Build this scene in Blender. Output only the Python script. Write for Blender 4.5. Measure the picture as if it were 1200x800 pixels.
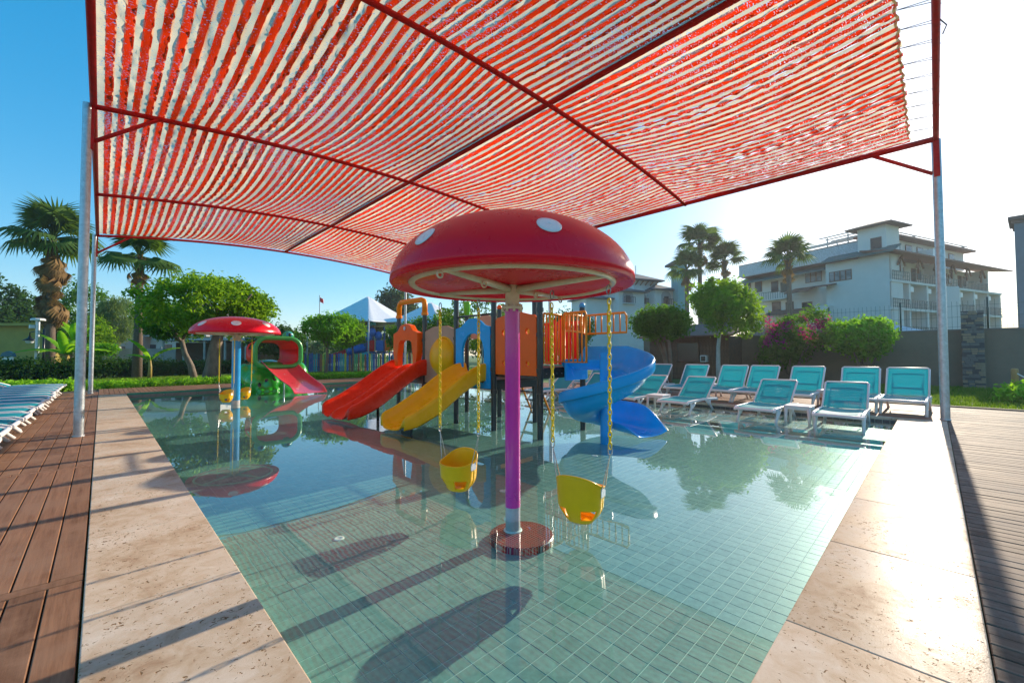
import bpy, bmesh, math, random
from mathutils import Vector, Matrix, Euler
rnd = random.Random(7)
scene = bpy.context.scene
for o in list(bpy.data.objects): bpy.data.objects.remove(o)
col = scene.collection
R = math.radians

# ------------------------------------------------------------------ camera
H = 1.3; FPX = 488.0; W0, H0 = 1200.0, 800.0
YAW, PITCH, ROLL = R(45.4), R(1.75), R(0.15)
fw = Vector((math.cos(YAW), math.sin(YAW), 0)); rt = Vector((math.sin(YAW), -math.cos(YAW), 0)); upv = Vector((0, 0, 1))
fw2 = fw*math.cos(PITCH)+upv*math.sin(PITCH); up2 = upv*math.cos(PITCH)-fw*math.sin(PITCH)
rt2 = rt*math.cos(ROLL)-up2*math.sin(ROLL); up3 = up2*math.cos(ROLL)+rt*math.sin(ROLL)
cam = bpy.data.cameras.new('camera'); co = bpy.data.objects.new('camera', cam); col.objects.link(co)
cam.sensor_width = 36; cam.lens = 36*FPX/W0; cam.clip_start = 0.05; cam.clip_end = 3000
co.matrix_world = Matrix((( rt2.x, up3.x, -fw2.x, 0), (rt2.y, up3.y, -fw2.y, 0), (rt2.z, up3.z, -fw2.z, H), (0, 0, 0, 1)))
scene.camera = co
# ------------------------------------------------------------------ sky, sun, exposure
SUN_EL, SUN_AZ = R(21.6), R(0.6)          # azimuth measured from +X towards +Y
world = bpy.data.worlds.new('World'); scene.world = world; world.use_nodes = True
wn = world.node_tree.nodes; wl = world.node_tree.links
bg = wn['Background']; sky = wn.new('ShaderNodeTexSky'); sky.sky_type = 'NISHITA'; sky.sun_disc = False
sky.sun_elevation = SUN_EL; sky.sun_rotation = R(90)-SUN_AZ
sky.air_density = 1.0; sky.dust_density = 0.6; sky.ozone_density = 3.5; sky.altitude = 0
gam = wn.new('ShaderNodeGamma'); gam.inputs[1].default_value = 0.56
hsv = wn.new('ShaderNodeHueSaturation'); hsv.inputs['Saturation'].default_value = 1.9; hsv.inputs['Value'].default_value = 1.12; hsv.inputs['Hue'].default_value = 0.492
wl.new(sky.outputs[0], gam.inputs[0]); wl.new(gam.outputs[0], hsv.inputs['Color']); wl.new(hsv.outputs[0], bg.inputs[0]); bg.inputs[1].default_value = 0.15
sun = bpy.data.lights.new('sun', 'SUN'); so = bpy.data.objects.new('sun', sun); col.objects.link(so)
sun.energy = 2.7; sun.angle = R(0.5); sun.color = (1.0, 0.86, 0.68)
Lsun = -Vector((math.cos(SUN_EL)*math.cos(SUN_AZ), math.cos(SUN_EL)*math.sin(SUN_AZ), math.sin(SUN_EL)))
so.rotation_euler = Lsun.to_track_quat('-Z', 'Y').to_euler()
vs = scene.view_settings; vs.view_transform = 'Standard'; vs.look = 'None'; vs.exposure = 1.36; vs.gamma = 1.0
scene.cycles.max_bounces = 8; scene.cycles.transparent_max_bounces = 24

# ------------------------------------------------------------------ pixel helpers (direction only; distance from plane or depth)
def ray(x, y): return rt2*((x-600)/FPX)+up3*(-(y-400)/FPX)+fw2
def P(x, y, z=0.0):
    d = ray(x, y); t = (z-H)/d.z; return Vector((t*d.x, t*d.y, z))
def at(px, depth, z=0.0):
    r = (px-600)/FPX*depth; v = fw*depth+rt*r; return Vector((v.x, v.y, z))
def zat(py, depth): return H+(414.5-py)/FPX*depth
def depth_of(x, y): return Vector((x, y, 0)).dot(fw)
def pix(p):
    v = Vector(p)-Vector((0, 0, H)); c = v.dot(fw2)
    return (600+FPX*v.dot(rt2)/c, 400-FPX*v.dot(up3)/c, c) if c > 0.01 else (1e6, 1e6, c)

# ------------------------------------------------------------------ mesh helpers
class MB:
    def __init__(s): s.v = []; s.f = []; s.m = []
    def add(s, vs_, fs_, mi=0):
        b = len(s.v); s.v += [tuple(p) for p in vs_]
        for f in fs_: s.f.append(tuple(b+i for i in f)); s.m.append(mi)
    def box(s, c, d, rz=0.0, mi=0, rot=None):
        M = rot if rot is not None else Matrix.Rotation(rz, 3, 'Z'); c = Vector(c)
        hx, hy, hz = d[0]/2, d[1]/2, d[2]/2
        vv = [c+M@Vector((sx*hx, sy*hy, sz*hz)) for sz in (-1, 1) for sy in (-1, 1) for sx in (-1, 1)]
        s.add(vv, [(0, 2, 3, 1), (4, 5, 7, 6), (0, 1, 5, 4), (2, 6, 7, 3), (0, 4, 6, 2), (1, 3, 7, 5)], mi); return s
    def bx(s, x0, x1, y0, y1, z0, z1, mi=0): return s.box(((x0+x1)/2, (y0+y1)/2, (z0+z1)/2), (x1-x0, y1-y0, z1-z0), 0, mi)
    def chbox(s, c, d, ch=0.003, mi=0):
        # box with chamfered top
        x, y, z = c; hx, hy, hz = d[0]/2, d[1]/2, d[2]/2
        vv = []
        for (ix, zz) in ((0, -hz), (0, hz-ch), (ch, hz)):
            for sx, sy in ((-1, -1), (1, -1), (1, 1), (-1, 1)): vv.append((x+sx*(hx-ix), y+sy*(hy-ix), z+zz))
        ff = [(8, 9, 10, 11)]
        for k in (0, 4):
            for i in range(4): j = (i+1) % 4; ff.append((k+i, k+j, k+4+j, k+4+i))
        s.add(vv, ff, mi); return s
    def tube(s, pts, r, n=8, cap=True, mi=0, closed=False):
        pts = [Vector(p) for p in pts]; N = len(pts)
        rr = r if isinstance(r, (list, tuple)) else [r]*N
        prev = None; vv = []; ff = []
        for i, p in enumerate(pts):
            if closed: t = pts[(i+1) % N]-pts[i-1]
            else: t = pts[min(i+1, N-1)]-pts[max(i-1, 0)]
            if t.length < 1e-9: t = Vector((0, 0, 1))
            t.normalize()
            if prev is None:
                a = Vector((0, 0, 1)) if abs(t.z) < 0.9 else Vector((1, 0, 0))
                u = t.cross(a).normalized()
            else:
                u = prev-t*prev.dot(t)
                if u.length < 1e-6: u = t.orthogonal()
                u.normalize()
            prev = u; w = t.cross(u)
            for k in range(n):
                an = 2*math.pi*k/n; vv.append(p+(u*math.cos(an)+w*math.sin(an))*rr[i])
        for i in range(N if closed else N-1):
            for k in range(n):
                k2 = (k+1) % n; j = (i+1) % N
                ff.append((i*n+k, i*n+k2, j*n+k2, j*n+k))
        if cap and not closed:
            ff.append(tuple(range(n-1, -1, -1))); ff.append(tuple((N-1)*n+k for k in range(n)))
        s.add(vv, ff, mi); return s
    def lathe(s, prof, n=24, c=(0, 0, 0), mi=0, sx=1, sy=1):
        vv = []; ff = []; m = len(prof)
        for (r, z) in prof:
            for k in range(n):
                a = 2*math.pi*k/n; vv.append((c[0]+r*sx*math.cos(a), c[1]+r*sy*math.sin(a), c[2]+z))
        for i in range(m-1):
            for k in range(n):
                k2 = (k+1) % n; ff.append((i*n+k, i*n+k2, (i+1)*n+k2, (i+1)*n+k))
        if prof[0][0] > 1e-4: ff.append(tuple(range(n-1, -1, -1)))
        if prof[-1][0] > 1e-4: ff.append(tuple((m-1)*n+k for k in range(n)))
        s.add(vv, ff, mi); return s
    def ell(s, c, r, n=16, m=10, mi=0):
        prof = [(max(1e-5, math.sin(math.pi*i/m)), -math.cos(math.pi*i/m)) for i in range(m+1)]
        vv = []; ff = []
        for (q, z) in prof:
            for k in range(n):
                a = 2*math.pi*k/n; vv.append((c[0]+r[0]*q*math.cos(a), c[1]+r[1]*q*math.sin(a), c[2]+r[2]*z))
        for i in range(m):
            for k in range(n):
                k2 = (k+1) % n; ff.append((i*n+k, i*n+k2, (i+1)*n+k2, (i+1)*n+k))
        s.add(vv, ff, mi); return s
    def grid(s, fn, nu, nv, mi=0, keep=None):
        vv = [fn(i/nu, j/nv) for i in range(nu+1) for j in range(nv+1)]
        ff = []
        for i in range(nu):
            for j in range(nv):
                if keep is None or keep((i+.5)/nu, (j+.5)/nv):
                    a = i*(nv+1)+j; ff.append((a, a+1, a+nv+2, a+nv+1))
        s.add(vv, ff, mi); return s
    def prism(s, poly, fn, mi=0):
        """poly: list of 2D; fn(u,v,k) -> 3D for k=0 back, 1 front"""
        n = len(poly); vv = [fn(u, v, k) for k in (0, 1) for (u, v) in poly]
        ff = [tuple(range(n-1, -1, -1)), tuple(range(n, 2*n))]
        for i in range(n): j = (i+1) % n; ff.append((i, j, n+j, n+i))
        s.add(vv, ff, mi); return s
    def mesh(s, name, mats, smooth=False):
        me = bpy.data.meshes.new(name); me.from_pydata(s.v, [], s.f)
        for m in (mats if isinstance(mats, (list, tuple)) else [mats]): me.materials.append(m)
        if any(s.m): me.polygons.foreach_set('material_index', s.m)
        if smooth: me.polygons.foreach_set('use_smooth', [True]*len(me.polygons))
        me.update(); return me
    def build(s, name, mats, parent=None, smooth=False, solid=0, bevel=0, subsurf=0, loc=None, auto=None):
        o = put(name, s.mesh(name, mats, smooth), parent, loc)
        if solid:
            m = o.modifiers.new('solid', 'SOLIDIFY'); m.thickness = solid; m.offset = 0
        if bevel:
            m = o.modifiers.new('bevel', 'BEVEL'); m.width = bevel; m.segments = 2; m.limit_method = 'ANGLE'
        if subsurf:
            m = o.modifiers.new('sub', 'SUBSURF'); m.levels = subsurf; m.render_levels = subsurf
        return o
def put(name, data, parent=None, loc=None, rot=None, scale=None):
    o = bpy.data.objects.new(name, data); col.objects.link(o)
    if parent is not None: o.parent = parent
    if loc is not None: o.location = loc
    if rot is not None: o.rotation_euler = rot
    if scale is not None: o.scale = scale if isinstance(scale, (tuple, list, Vector)) else (scale,)*3
    return o
def thing(name, label, cat, loc=(0, 0, 0), rz=0.0, group=None):
    o = put(name, None, None, loc, (0, 0, rz)); return tag(o, label, cat, group)
def tag(o, label=None, cat=None, group=None, kind=None):
    if label: o['label'] = label
    if cat: o['category'] = cat
    if group: o['group'] = group
    if kind: o['kind'] = kind
    return o
def copy_tree(o, parent=None):
    c = o.copy(); col.objects.link(c); c.parent = parent
    for ch in [x for x in bpy.data.objects if x.parent == o]: copy_tree(ch, c)
    return c
def smooth_by_angle(me, ang=40):
    me.polygons.foreach_set('use_smooth', [True]*len(me.polygons))
    bm = bmesh.new(); bm.from_mesh(me)
    for e in bm.edges: e.smooth = (len(e.link_faces) == 2 and e.calc_face_angle(0) < R(ang))
    bm.to_mesh(me); bm.free()

# ------------------------------------------------------------------ materials
class N:
    def __init__(s, name):
        s.mat = bpy.data.materials.new(name); s.mat.use_nodes = True; s.t = s.mat.node_tree
        s.b = s.t.nodes['Principled BSDF']; s.out = s.t.nodes['Material Output']
    def n(s, typ, **kw):
        nd = s.t.nodes.new(typ)
        for k, v in kw.items():
            if k.startswith('i_'):
                key = k[2:]; nd.inputs[int(key) if key.isdigit() else key.replace('_', ' ')].default_value = v
            else: setattr(nd, k, v)
        return nd
    def l(s, a, b): s.t.links.new(a, b)
def c4(c): return (c[0], c[1], c[2], 1)
def ramp(nt, fac, stops):
    r = nt.n('ShaderNodeValToRGB'); e = r.color_ramp.elements
    while len(e) < len(stops): e.new(0.5)
    for i, (p, c) in enumerate(stops): e[i].position = p; e[i].color = c4(c)
    nt.l(fac, r.inputs[0]); return r.outputs[0]
def plain(name, col_, rough=0.5, var=0.12, scale=3.0, bump=0.0, bscale=60, metal=0.0, coat=0.0, spec=0.5, stretch=(1, 1, 1), rnd_obj=0.0, sub=0.0):
    nt = N(name); tc = nt.n('ShaderNodeTexCoord'); mp = nt.n('ShaderNodeMapping'); mp.inputs['Scale'].default_value = stretch
    nt.l(tc.outputs['Object'], mp.inputs[0])
    no = nt.n('ShaderNodeTexNoise'); no.inputs['Scale'].default_value = scale; no.inputs['Detail'].default_value = 6; no.inputs['Roughness'].default_value = .65
    nt.l(mp.outputs[0], no.inputs[0])
    lo = [max(0, c*(1-var)) for c in col_]; hi = [min(1, c*(1+var)) for c in col_]
    cc = ramp(nt, no.outputs[0], [(0.3, lo), (0.7, hi)])
    if rnd_obj:
        oi = nt.n('ShaderNodeObjectInfo'); mr = nt.n('ShaderNodeMapRange'); mr.inputs[3].default_value = 1-rnd_obj; mr.inputs[4].default_value = 1+rnd_obj
        nt.l(oi.outputs['Random'], mr.inputs[0])
        mx = nt.n('ShaderNodeMix', data_type='RGBA', blend_type='MULTIPLY'); mx.inputs[0].default_value = 1
        nt.l(cc, mx.inputs[6]); nt.l(mr.outputs[0], mx.inputs[7]); cc = mx.outputs[2]
    nt.l(cc, nt.b.inputs['Base Color'])
    rr = nt.n('ShaderNodeMapRange'); rr.inputs[3].default_value = max(0.02, rough-.1); rr.inputs[4].default_value = min(1, rough+.1)
    nt.l(no.outputs[0], rr.inputs[0]); nt.l(rr.outputs[0], nt.b.inputs['Roughness'])
    nt.b.inputs['Metallic'].default_value = metal; nt.b.inputs['Coat Weight'].default_value = coat; nt.b.inputs['Coat Roughness'].default_value = .08
    nt.b.inputs['Specular IOR Level'].default_value = spec
    if bump:
        n2 = nt.n('ShaderNodeTexNoise'); n2.inputs['Scale'].default_value = bscale; n2.inputs['Detail'].default_value = 4; nt.l(mp.outputs[0], n2.inputs[0])
        bp = nt.n('ShaderNodeBump'); bp.inputs['Strength'].default_value = bump; bp.inputs['Distance'].default_value = .02
        nt.l(n2.outputs[0], bp.inputs['Height']); nt.l(bp.outputs[0], nt.b.inputs['Normal'])
    return nt.mat
def wood(name, a, b, rough=.6, along='Y', rnd_obj=.25, wear=None, scale=1.0):
    nt = N(name); nt.b.inputs['Specular IOR Level'].default_value = .06; tc = nt.n('ShaderNodeTexCoord'); oi = nt.n('ShaderNodeObjectInfo')
    geo = nt.n('ShaderNodeNewGeometry')
    mp = nt.n('ShaderNodeMapping'); st = [30, 30, 30]; st['XYZ'.index(along)] = 1.6; mp.inputs['Scale'].default_value = [q*scale for q in st]
    ad = nt.n('ShaderNodeVectorMath', operation='ADD'); nt.l(geo.outputs['Position'], ad.inputs[0])
    mu = nt.n('ShaderNodeMath', operation='MULTIPLY'); mu.inputs[1].default_value = 17.3; nt.l(oi.outputs['Random'], mu.inputs[0])
    nt.l(mu.outputs[0], ad.inputs[1]); nt.l(ad.outputs[0], mp.inputs[0])
    no = nt.n('ShaderNodeTexNoise'); no.inputs['Scale'].default_value = 1.0; no.inputs['Detail'].default_value = 7; no.inputs['Roughness'].default_value = .7
    nt.l(mp.outputs[0], no.inputs[0])
    cc = ramp(nt, no.outputs[0], [(0.3, a), (0.7, b)])
    mr = nt.n('ShaderNodeMapRange'); mr.inputs[3].default_value = 1-rnd_obj; mr.inputs[4].default_value = 1+rnd_obj; nt.l(oi.outputs['Random'], mr.inputs[0])
    mx = nt.n('ShaderNodeMix', data_type='RGBA', blend_type='MULTIPLY'); mx.inputs[0].default_value = 1; nt.l(cc, mx.inputs[6]); nt.l(mr.outputs[0], mx.inputs[7]); cc = mx.outputs[2]
    n3 = nt.n('ShaderNodeTexNoise'); n3.inputs['Scale'].default_value = 1.7; n3.inputs['Detail'].default_value = 8; n3.inputs['Roughness'].default_value = .75; nt.l(geo.outputs['Position'], n3.inputs[0])
    if wear:
        f = ramp(nt, n3.outputs[0], [(0.42, (0, 0, 0)), (0.66, (1, 1, 1))])
        m2 = nt.n('ShaderNodeMix', data_type='RGBA'); nt.l(f, m2.inputs[0]); nt.l(cc, m2.inputs[6]); m2.inputs[7].default_value = c4(wear); cc = m2.outputs[2]
    nt.l(cc, nt.b.inputs['Base Color'])
    rr = nt.n('ShaderNodeMapRange'); rr.inputs[3].default_value = rough-.15; rr.inputs[4].default_value = rough+.15; nt.l(n3.outputs[0], rr.inputs[0]); nt.l(rr.outputs[0], nt.b.inputs['Roughness'])
    bp = nt.n('ShaderNodeBump'); bp.inputs['Strength'].default_value = .35; bp.inputs['Distance'].default_value = .004; nt.l(no.outputs[0], bp.inputs['Height']); nt.l(bp.outputs[0], nt.b.inputs['Normal'])
    return nt.mat
def leafmat(name, a, b, trans=.45):
    nt = N(name); geo = nt.n('ShaderNodeNewGeometry')
    nz = nt.n('ShaderNodeTexNoise'); nz.inputs['Scale'].default_value = 1.1; nz.inputs['Detail'].default_value = 3; nt.l(geo.outputs['Position'], nz.inputs[0])
    mr_ = nt.n('ShaderNodeMapRange'); mr_.inputs[1].default_value = .3; mr_.inputs[2].default_value = .7; mr_.inputs[3].default_value = -.1; mr_.inputs[4].default_value = .65; nt.l(nz.outputs[0], mr_.inputs[0])
    ma_ = nt.n('ShaderNodeMath', operation='MULTIPLY_ADD', use_clamp=True); ma_.inputs[1].default_value = .5; nt.l(geo.outputs['Random Per Island'], ma_.inputs[0]); nt.l(mr_.outputs[0], ma_.inputs[2])
    cc = ramp(nt, ma_.outputs[0], [(0.0, a), (1.0, b)])
    nt.l(cc, nt.b.inputs['Base Color']); nt.b.inputs['Roughness'].default_value = .55; nt.b.inputs['Specular IOR Level'].default_value = .007
    tr = nt.n('ShaderNodeBsdfTranslucent')
    mu = nt.n('ShaderNodeMix', data_type='RGBA', blend_type='MULTIPLY'); mu.inputs[0].default_value = 1; nt.l(cc, mu.inputs[6]); mu.inputs[7].default_value = (1.7, 1.6, .5, 1)
    nt.l(mu.outputs[2], tr.inputs[0])
    ms = nt.n('ShaderNodeMixShader'); ms.inputs[0].default_value = trans; nt.l(nt.b.outputs[0], ms.inputs[1]); nt.l(tr.outputs[0], ms.inputs[2]); nt.l(ms.outputs[0], nt.out.inputs[0])
    return nt.mat

# ================================================================== SETTING
PX0, PX1, PY0, PY1 = 0.62, 11.35, 0.54, 18.9      # inner pool edges
WZ, FZ, SZ = -0.085, -0.225, -0.145                 # water level, floor, shallow ledge
TP = 0.1025                                        # floor tile pitch
def travertine():
    nt = N('travertine'); geo = nt.n('ShaderNodeNewGeometry'); pos = geo.outputs['Position']
    oi = nt.n('ShaderNodeObjectInfo')
    ofs = nt.n('ShaderNodeMath', operation='MULTIPLY'); ofs.inputs[1].default_value = 31.0; nt.l(oi.outputs['Random'], ofs.inputs[0])
    pa_ = nt.n('ShaderNodeVectorMath', operation='ADD'); nt.l(pos, pa_.inputs[0]); nt.l(ofs.outputs[0], pa_.inputs[1]); pos = pa_.outputs[0]
    n1 = nt.n('ShaderNodeTexNoise'); n1.inputs['Scale'].default_value = 9.0; n1.inputs['Detail'].default_value = 10; n1.inputs['Roughness'].default_value = .72; n1.inputs['Distortion'].default_value = .7; nt.l(pos, n1.inputs[0])
    n0 = nt.n('ShaderNodeTexNoise'); n0.inputs['Scale'].default_value = 2.1; n0.inputs['Detail'].default_value = 4; nt.l(pos, n0.inputs[0])
    mm = nt.n('ShaderNodeMath', operation='MULTIPLY_ADD'); mm.inputs[1].default_value = .55; nt.l(n0.outputs[0], mm.inputs[0])
    m9 = nt.n('ShaderNodeMath', operation='MULTIPLY'); m9.inputs[1].default_value = .5; nt.l(n1.outputs[0], m9.inputs[0]); nt.l(m9.outputs[0], mm.inputs[2])
    cc = ramp(nt, mm.outputs[0], [(0.36, (.40, .26, .16)), (0.47, (.54, .40, .27)), (0.56, (.62, .49, .36)), (0.68, (.70, .59, .47))])
    mr = nt.n('ShaderNodeMapRange'); mr.inputs[3].default_value = .9; mr.inputs[4].default_value = 1.08; nt.l(oi.outputs['Random'], mr.inputs[0])
    m1 = nt.n('ShaderNodeMix', data_type='RGBA', blend_type='MULTIPLY'); m1.inputs[0].default_value = 1; nt.l(cc, m1.inputs[6]); nt.l(mr.outputs[0], m1.inputs[7])
    n2 = nt.n('ShaderNodeTexNoise'); n2.inputs['Scale'].default_value = 46; n2.inputs['Detail'].default_value = 4; n2.inputs['Distortion'].default_value = .9; nt.l(pos, n2.inputs[0])
    n4 = nt.n('ShaderNodeTexNoise'); n4.inputs['Scale'].default_value = 3.2; n4.inputs['Detail'].default_value = 2; nt.l(pos, n4.inputs[0])
    mu = nt.n('ShaderNodeMath', operation='MULTIPLY_ADD'); mu.inputs[1].default_value = .22; nt.l(n4.outputs[0], mu.inputs[0]); nt.l(n2.outputs[0], mu.inputs[2])
    pit = ramp(nt, mu.outputs[0], [(0.748, (0, 0, 0)), (0.79, (1, 1, 1))])
    m2 = nt.n('ShaderNodeMix', data_type='RGBA'); nt.l(pit, m2.inputs[0]); nt.l(m1.outputs[2], m2.inputs[6]); m2.inputs[7].default_value = (.20, .115, .055, 1)
    nt.l(m2.outputs[2], nt.b.inputs['Base Color'])
    rr = ramp(nt, mm.outputs[0], [(0.36, (.40,)*3), (0.6, (.24,)*3)]); nt.l(rr, nt.b.inputs['Roughness']); nt.b.inputs['Specular IOR Level'].default_value = .007
    sb = nt.n('ShaderNodeMath', operation='MULTIPLY'); sb.inputs[1].default_value = -1; nt.l(pit, sb.inputs[0])
    n5 = nt.n('ShaderNodeTexNoise'); n5.inputs['Scale'].default_value = 140; n5.inputs['Detail'].default_value = 3; nt.l(pos, n5.inputs[0])
    ad = nt.n('ShaderNodeMath', operation='MULTIPLY_ADD'); ad.inputs[1].default_value = .22; nt.l(n5.outputs[0], ad.inputs[0]); nt.l(sb.outputs[0], ad.inputs[2])
    bp = nt.n('ShaderNodeBump'); bp.inputs['Strength'].default_value = .5; bp.inputs['Distance'].default_value = .004; nt.l(ad.outputs[0], bp.inputs['Height']); nt.l(bp.outputs[0], nt.b.inputs['Normal'])
    return nt.mat
def pooltile(name, a, b, c):
    nt = N(name); geo = nt.n('ShaderNodeNewGeometry')
    sc = nt.n('ShaderNodeVectorMath', operation='SCALE'); sc.inputs['Scale'].default_value = 1/TP; nt.l(geo.outputs['Position'], sc.inputs[0])
    fl = nt.n('ShaderNodeVectorMath', operation='FLOOR'); nt.l(sc.outputs[0], fl.inputs[0])
    wnz = nt.n('ShaderNodeTexWhiteNoise'); nt.l(fl.outputs[0], wnz.inputs[0])
    cc = ramp(nt, wnz.outputs['Value'], [(0, a), (0.5, b), (1, c)])
    no = nt.n('ShaderNodeTexNoise'); no.inputs['Scale'].default_value = 22; no.inputs['Detail'].default_value = 6; no.inputs['Roughness'].default_value = .7; nt.l(geo.outputs['Position'], no.inputs[0])
    mr = nt.n('ShaderNodeMapRange'); mr.inputs[1].default_value = .3; mr.inputs[2].default_value = .7; mr.inputs[3].default_value = .8; mr.inputs[4].default_value = 1.2; nt.l(no.outputs[0], mr.inputs[0])
    mx = nt.n('ShaderNodeMix', data_type='RGBA', blend_type='MULTIPLY'); mx.inputs[0].default_value = 1; nt.l(cc, mx.inputs[6]); nt.l(mr.outputs[0], mx.inputs[7])
    nt.l(mx.outputs[2], nt.b.inputs['Base Color']); nt.b.inputs['Roughness'].default_value = .35
    return nt.mat
def watermat():
    nt = N('pool_water'); nt.t.nodes.remove(nt.b)
    geo = nt.n('ShaderNodeNewGeometry')
    mp = nt.n('ShaderNodeMapping'); mp.inputs['Scale'].default_value = (1, 1, 1); nt.l(geo.outputs['Position'], mp.inputs[0])
    n1 = nt.n('ShaderNodeTexNoise'); n1.inputs['Scale'].default_value = 2.2; n1.inputs['Detail'].default_value = 3; nt.l(mp.outputs[0], n1.inputs[0])
    n2 = nt.n('ShaderNodeTexNoise'); n2.inputs['Scale'].default_value = 0.35; n2.inputs['Detail'].default_value = 1; nt.l(mp.outputs[0], n2.inputs[0])
    am = ramp(nt, n2.outputs[0], [(0.4, (.06,)*3), (0.75, (1,)*3)])
    mu = nt.n('ShaderNodeMath', operation='MULTIPLY'); nt.l(n1.outputs[0], mu.inputs[0]); nt.l(am, mu.inputs[1])
    bp = nt.n('ShaderNodeBump'); bp.inputs['Strength'].default_value = .035; bp.inputs['Distance'].default_value = .06; nt.l(mu.outputs[0], bp.inputs['Height'])
    dt_ = nt.n('ShaderNodeVectorMath', operation='DOT_PRODUCT'); nt.l(geo.outputs['Incoming'], dt_.inputs[0]); nt.l(bp.outputs[0], dt_.inputs[1])
    ab = nt.n('ShaderNodeMath', operation='ABSOLUTE'); nt.l(dt_.outputs['Value'], ab.inputs[0])
    om = nt.n('ShaderNodeMath', operation='SUBTRACT', use_clamp=True); om.inputs[0].default_value = 1; nt.l(ab.outputs[0], om.inputs[1])
    pw_ = nt.n('ShaderNodeMath', operation='POWER'); pw_.inputs[1].default_value = 4.6; nt.l(om.outputs[0], pw_.inputs[0])
    fr = nt.n('ShaderNodeMath', operation='MULTIPLY_ADD', use_clamp=True); fr.inputs[1].default_value = .96; fr.inputs[2].default_value = .03; nt.l(pw_.outputs[0], fr.inputs[0])
    tr = nt.n('ShaderNodeBsdfTransparent'); tr.inputs[0].default_value = (.80, .97, .94, 1)
    gl = nt.n('ShaderNodeBsdfGlossy'); gl.inputs['Roughness'].default_value = 0.0; gl.inputs[0].default_value = (1, 1, 1, 1); nt.l(bp.outputs[0], gl.inputs['Normal'])
    ms = nt.n('ShaderNodeMixShader'); nt.l(fr.outputs[0], ms.inputs[0]); nt.l(tr.outputs[0], ms.inputs[1]); nt.l(gl.outputs[0], ms.inputs[2]); nt.l(ms.outputs[0], nt.out.inputs[0])
    return nt.mat
m_trav = travertine()
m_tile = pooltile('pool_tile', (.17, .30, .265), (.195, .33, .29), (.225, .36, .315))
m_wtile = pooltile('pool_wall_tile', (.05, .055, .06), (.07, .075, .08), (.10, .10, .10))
m_ltile = pooltile('ledge_tile', (.30, .31, .28), (.36, .37, .33), (.42, .42, .37))
m_grout = plain('grout', (.55, .66, .58), .7, .1, 8)
m_grass = plain('grass_ground', (.10, .17, .035), .95, .45, 1.2, .6, 40)
m_earth = plain('earth_dark', (.05, .04, .03), .95, .3, 6)
m_deckL = wood('red_deck_board', (.15, .07, .036), (.31, .16, .088), .55, 'Y', .22, (.30, .17, .105))
m_deckR = wood('weathered_deck_board', (.09, .060, .042), (.22, .155, .11), .68, 'Y', .25, (.28, .23, .185))
m_deckB = wood('terrace_board', (.20, .09, .055), (.38, .20, .13), .6, 'Y', .22, (.40, .26, .19))
m_steel = plain('galvanised_steel', (.50, .54, .57), .42, .22, 14, .05, 40, metal=.85)
m_redp = plain('red_beam_paint', (.62, .014, .012), .5, .2, 10, spec=.2)
m_white = plain('white_plastic', (.78, .76, .74), .4, .05, 4)

g = MB(); BIG = 320
for (x0, x1, y0, y1) in ((-BIG, BIG, -BIG, PY0-.1), (-BIG, BIG, PY1+.1, BIG), (-BIG, PX0-.1, PY0-.1, PY1+.1), (PX1+.1, BIG, PY0-.1, PY1+.1)):
    g.add([(x0, y0, -.08), (x1, y0, -.08), (x1, y1, -.08), (x0, y1, -.08)], [(0, 1, 2, 3)])
tag(g.build('ground', m_grass), kind='structure')

# ---- decks: dark bed and single boards
def bed(name, x0, x1, y0, y1, z=-.03):
    return tag(MB().bx(x0, x1, y0, y1, z-.03, z).build(name, m_earth), kind='structure')
_pm = {}
def board(parent, c, d, mat, tilt=.0):
    key = (round(d[0], 3), round(d[1], 3), round(d[2], 3), mat.name)
    if key not in _pm: _pm[key] = MB().chbox((0, 0, 0), d, .004).mesh('plank', mat)
    return put('plank', _pm[key], parent, c, (rnd.uniform(-tilt, tilt), rnd.uniform(-tilt, tilt), 0))
dl = bed('deck_left', -6.5, -.052, -2.0, 22.7)
cols_ = 9; bw = .142
for k in range(6):
    y0 = 3.55+3.5*(k-1)
    # border board lying across the module joint
    xx = -.047
    for q in range(3):
        w_ = .62; board(dl, (xx-w_/2, y0, -.013+rnd.uniform(-.001, .001)), (w_-.006, .088, .026), m_deckL); xx -= w_
    for c_ in range(13):
        xc = -.047-bw*(c_+.5)
        ya, yb = y0+.048, y0+3.5-.048
        cut = ya+round((yb-ya)*rnd.choice((.28, .42, .55, .7)), 1) if k > 1 else None
        segs = [(ya, yb)] if cut is None else [(ya, cut-.003), (cut+.003, yb)]
        for (a, b) in segs: board(dl, (xc, (a+b)/2, -.013+rnd.uniform(-.0018, .0018)), (bw-.007, round(b-a, 2), .026), m_deckL)
dr = bed('deck_right', .2, 14.6, -4.6, -.148)
x = .25; 
while x < 14.55:
    board(dr, (x+.05, -2.344, -.013+rnd.uniform(-.0025, .0025)), (.094, 4.4, .026), m_deckR, .0006); x += .1005
dt = bed('deck_terrace', PX1+.12, 14.6, -.146, 19.6)
x = PX1+.14
while x < 14.5:
    y = -.14; 
    while y < 11.5:
        board(dt, (x+.056, y+1.45, -.013+rnd.uniform(-.002, .002)), (.105, 2.895, .026), m_deckB); y += 2.9
    x += .1125
df = bed('deck_far', -.05, PX1+6, PY1+.12, 22.7)
x = -.04
while x < 15.5:
    board(df, (x+.065, PY1+.125+1.8, -.013+rnd.uniform(-.002, .002)), (.122, 3.55, .026), m_deckL); x += .131
# edging strip between terrace and lawn
tag(MB().bx(14.61, 14.70, -4.6, 12, -.08, .03).build('lawn_edging', m_deckR), kind='structure')

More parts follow.
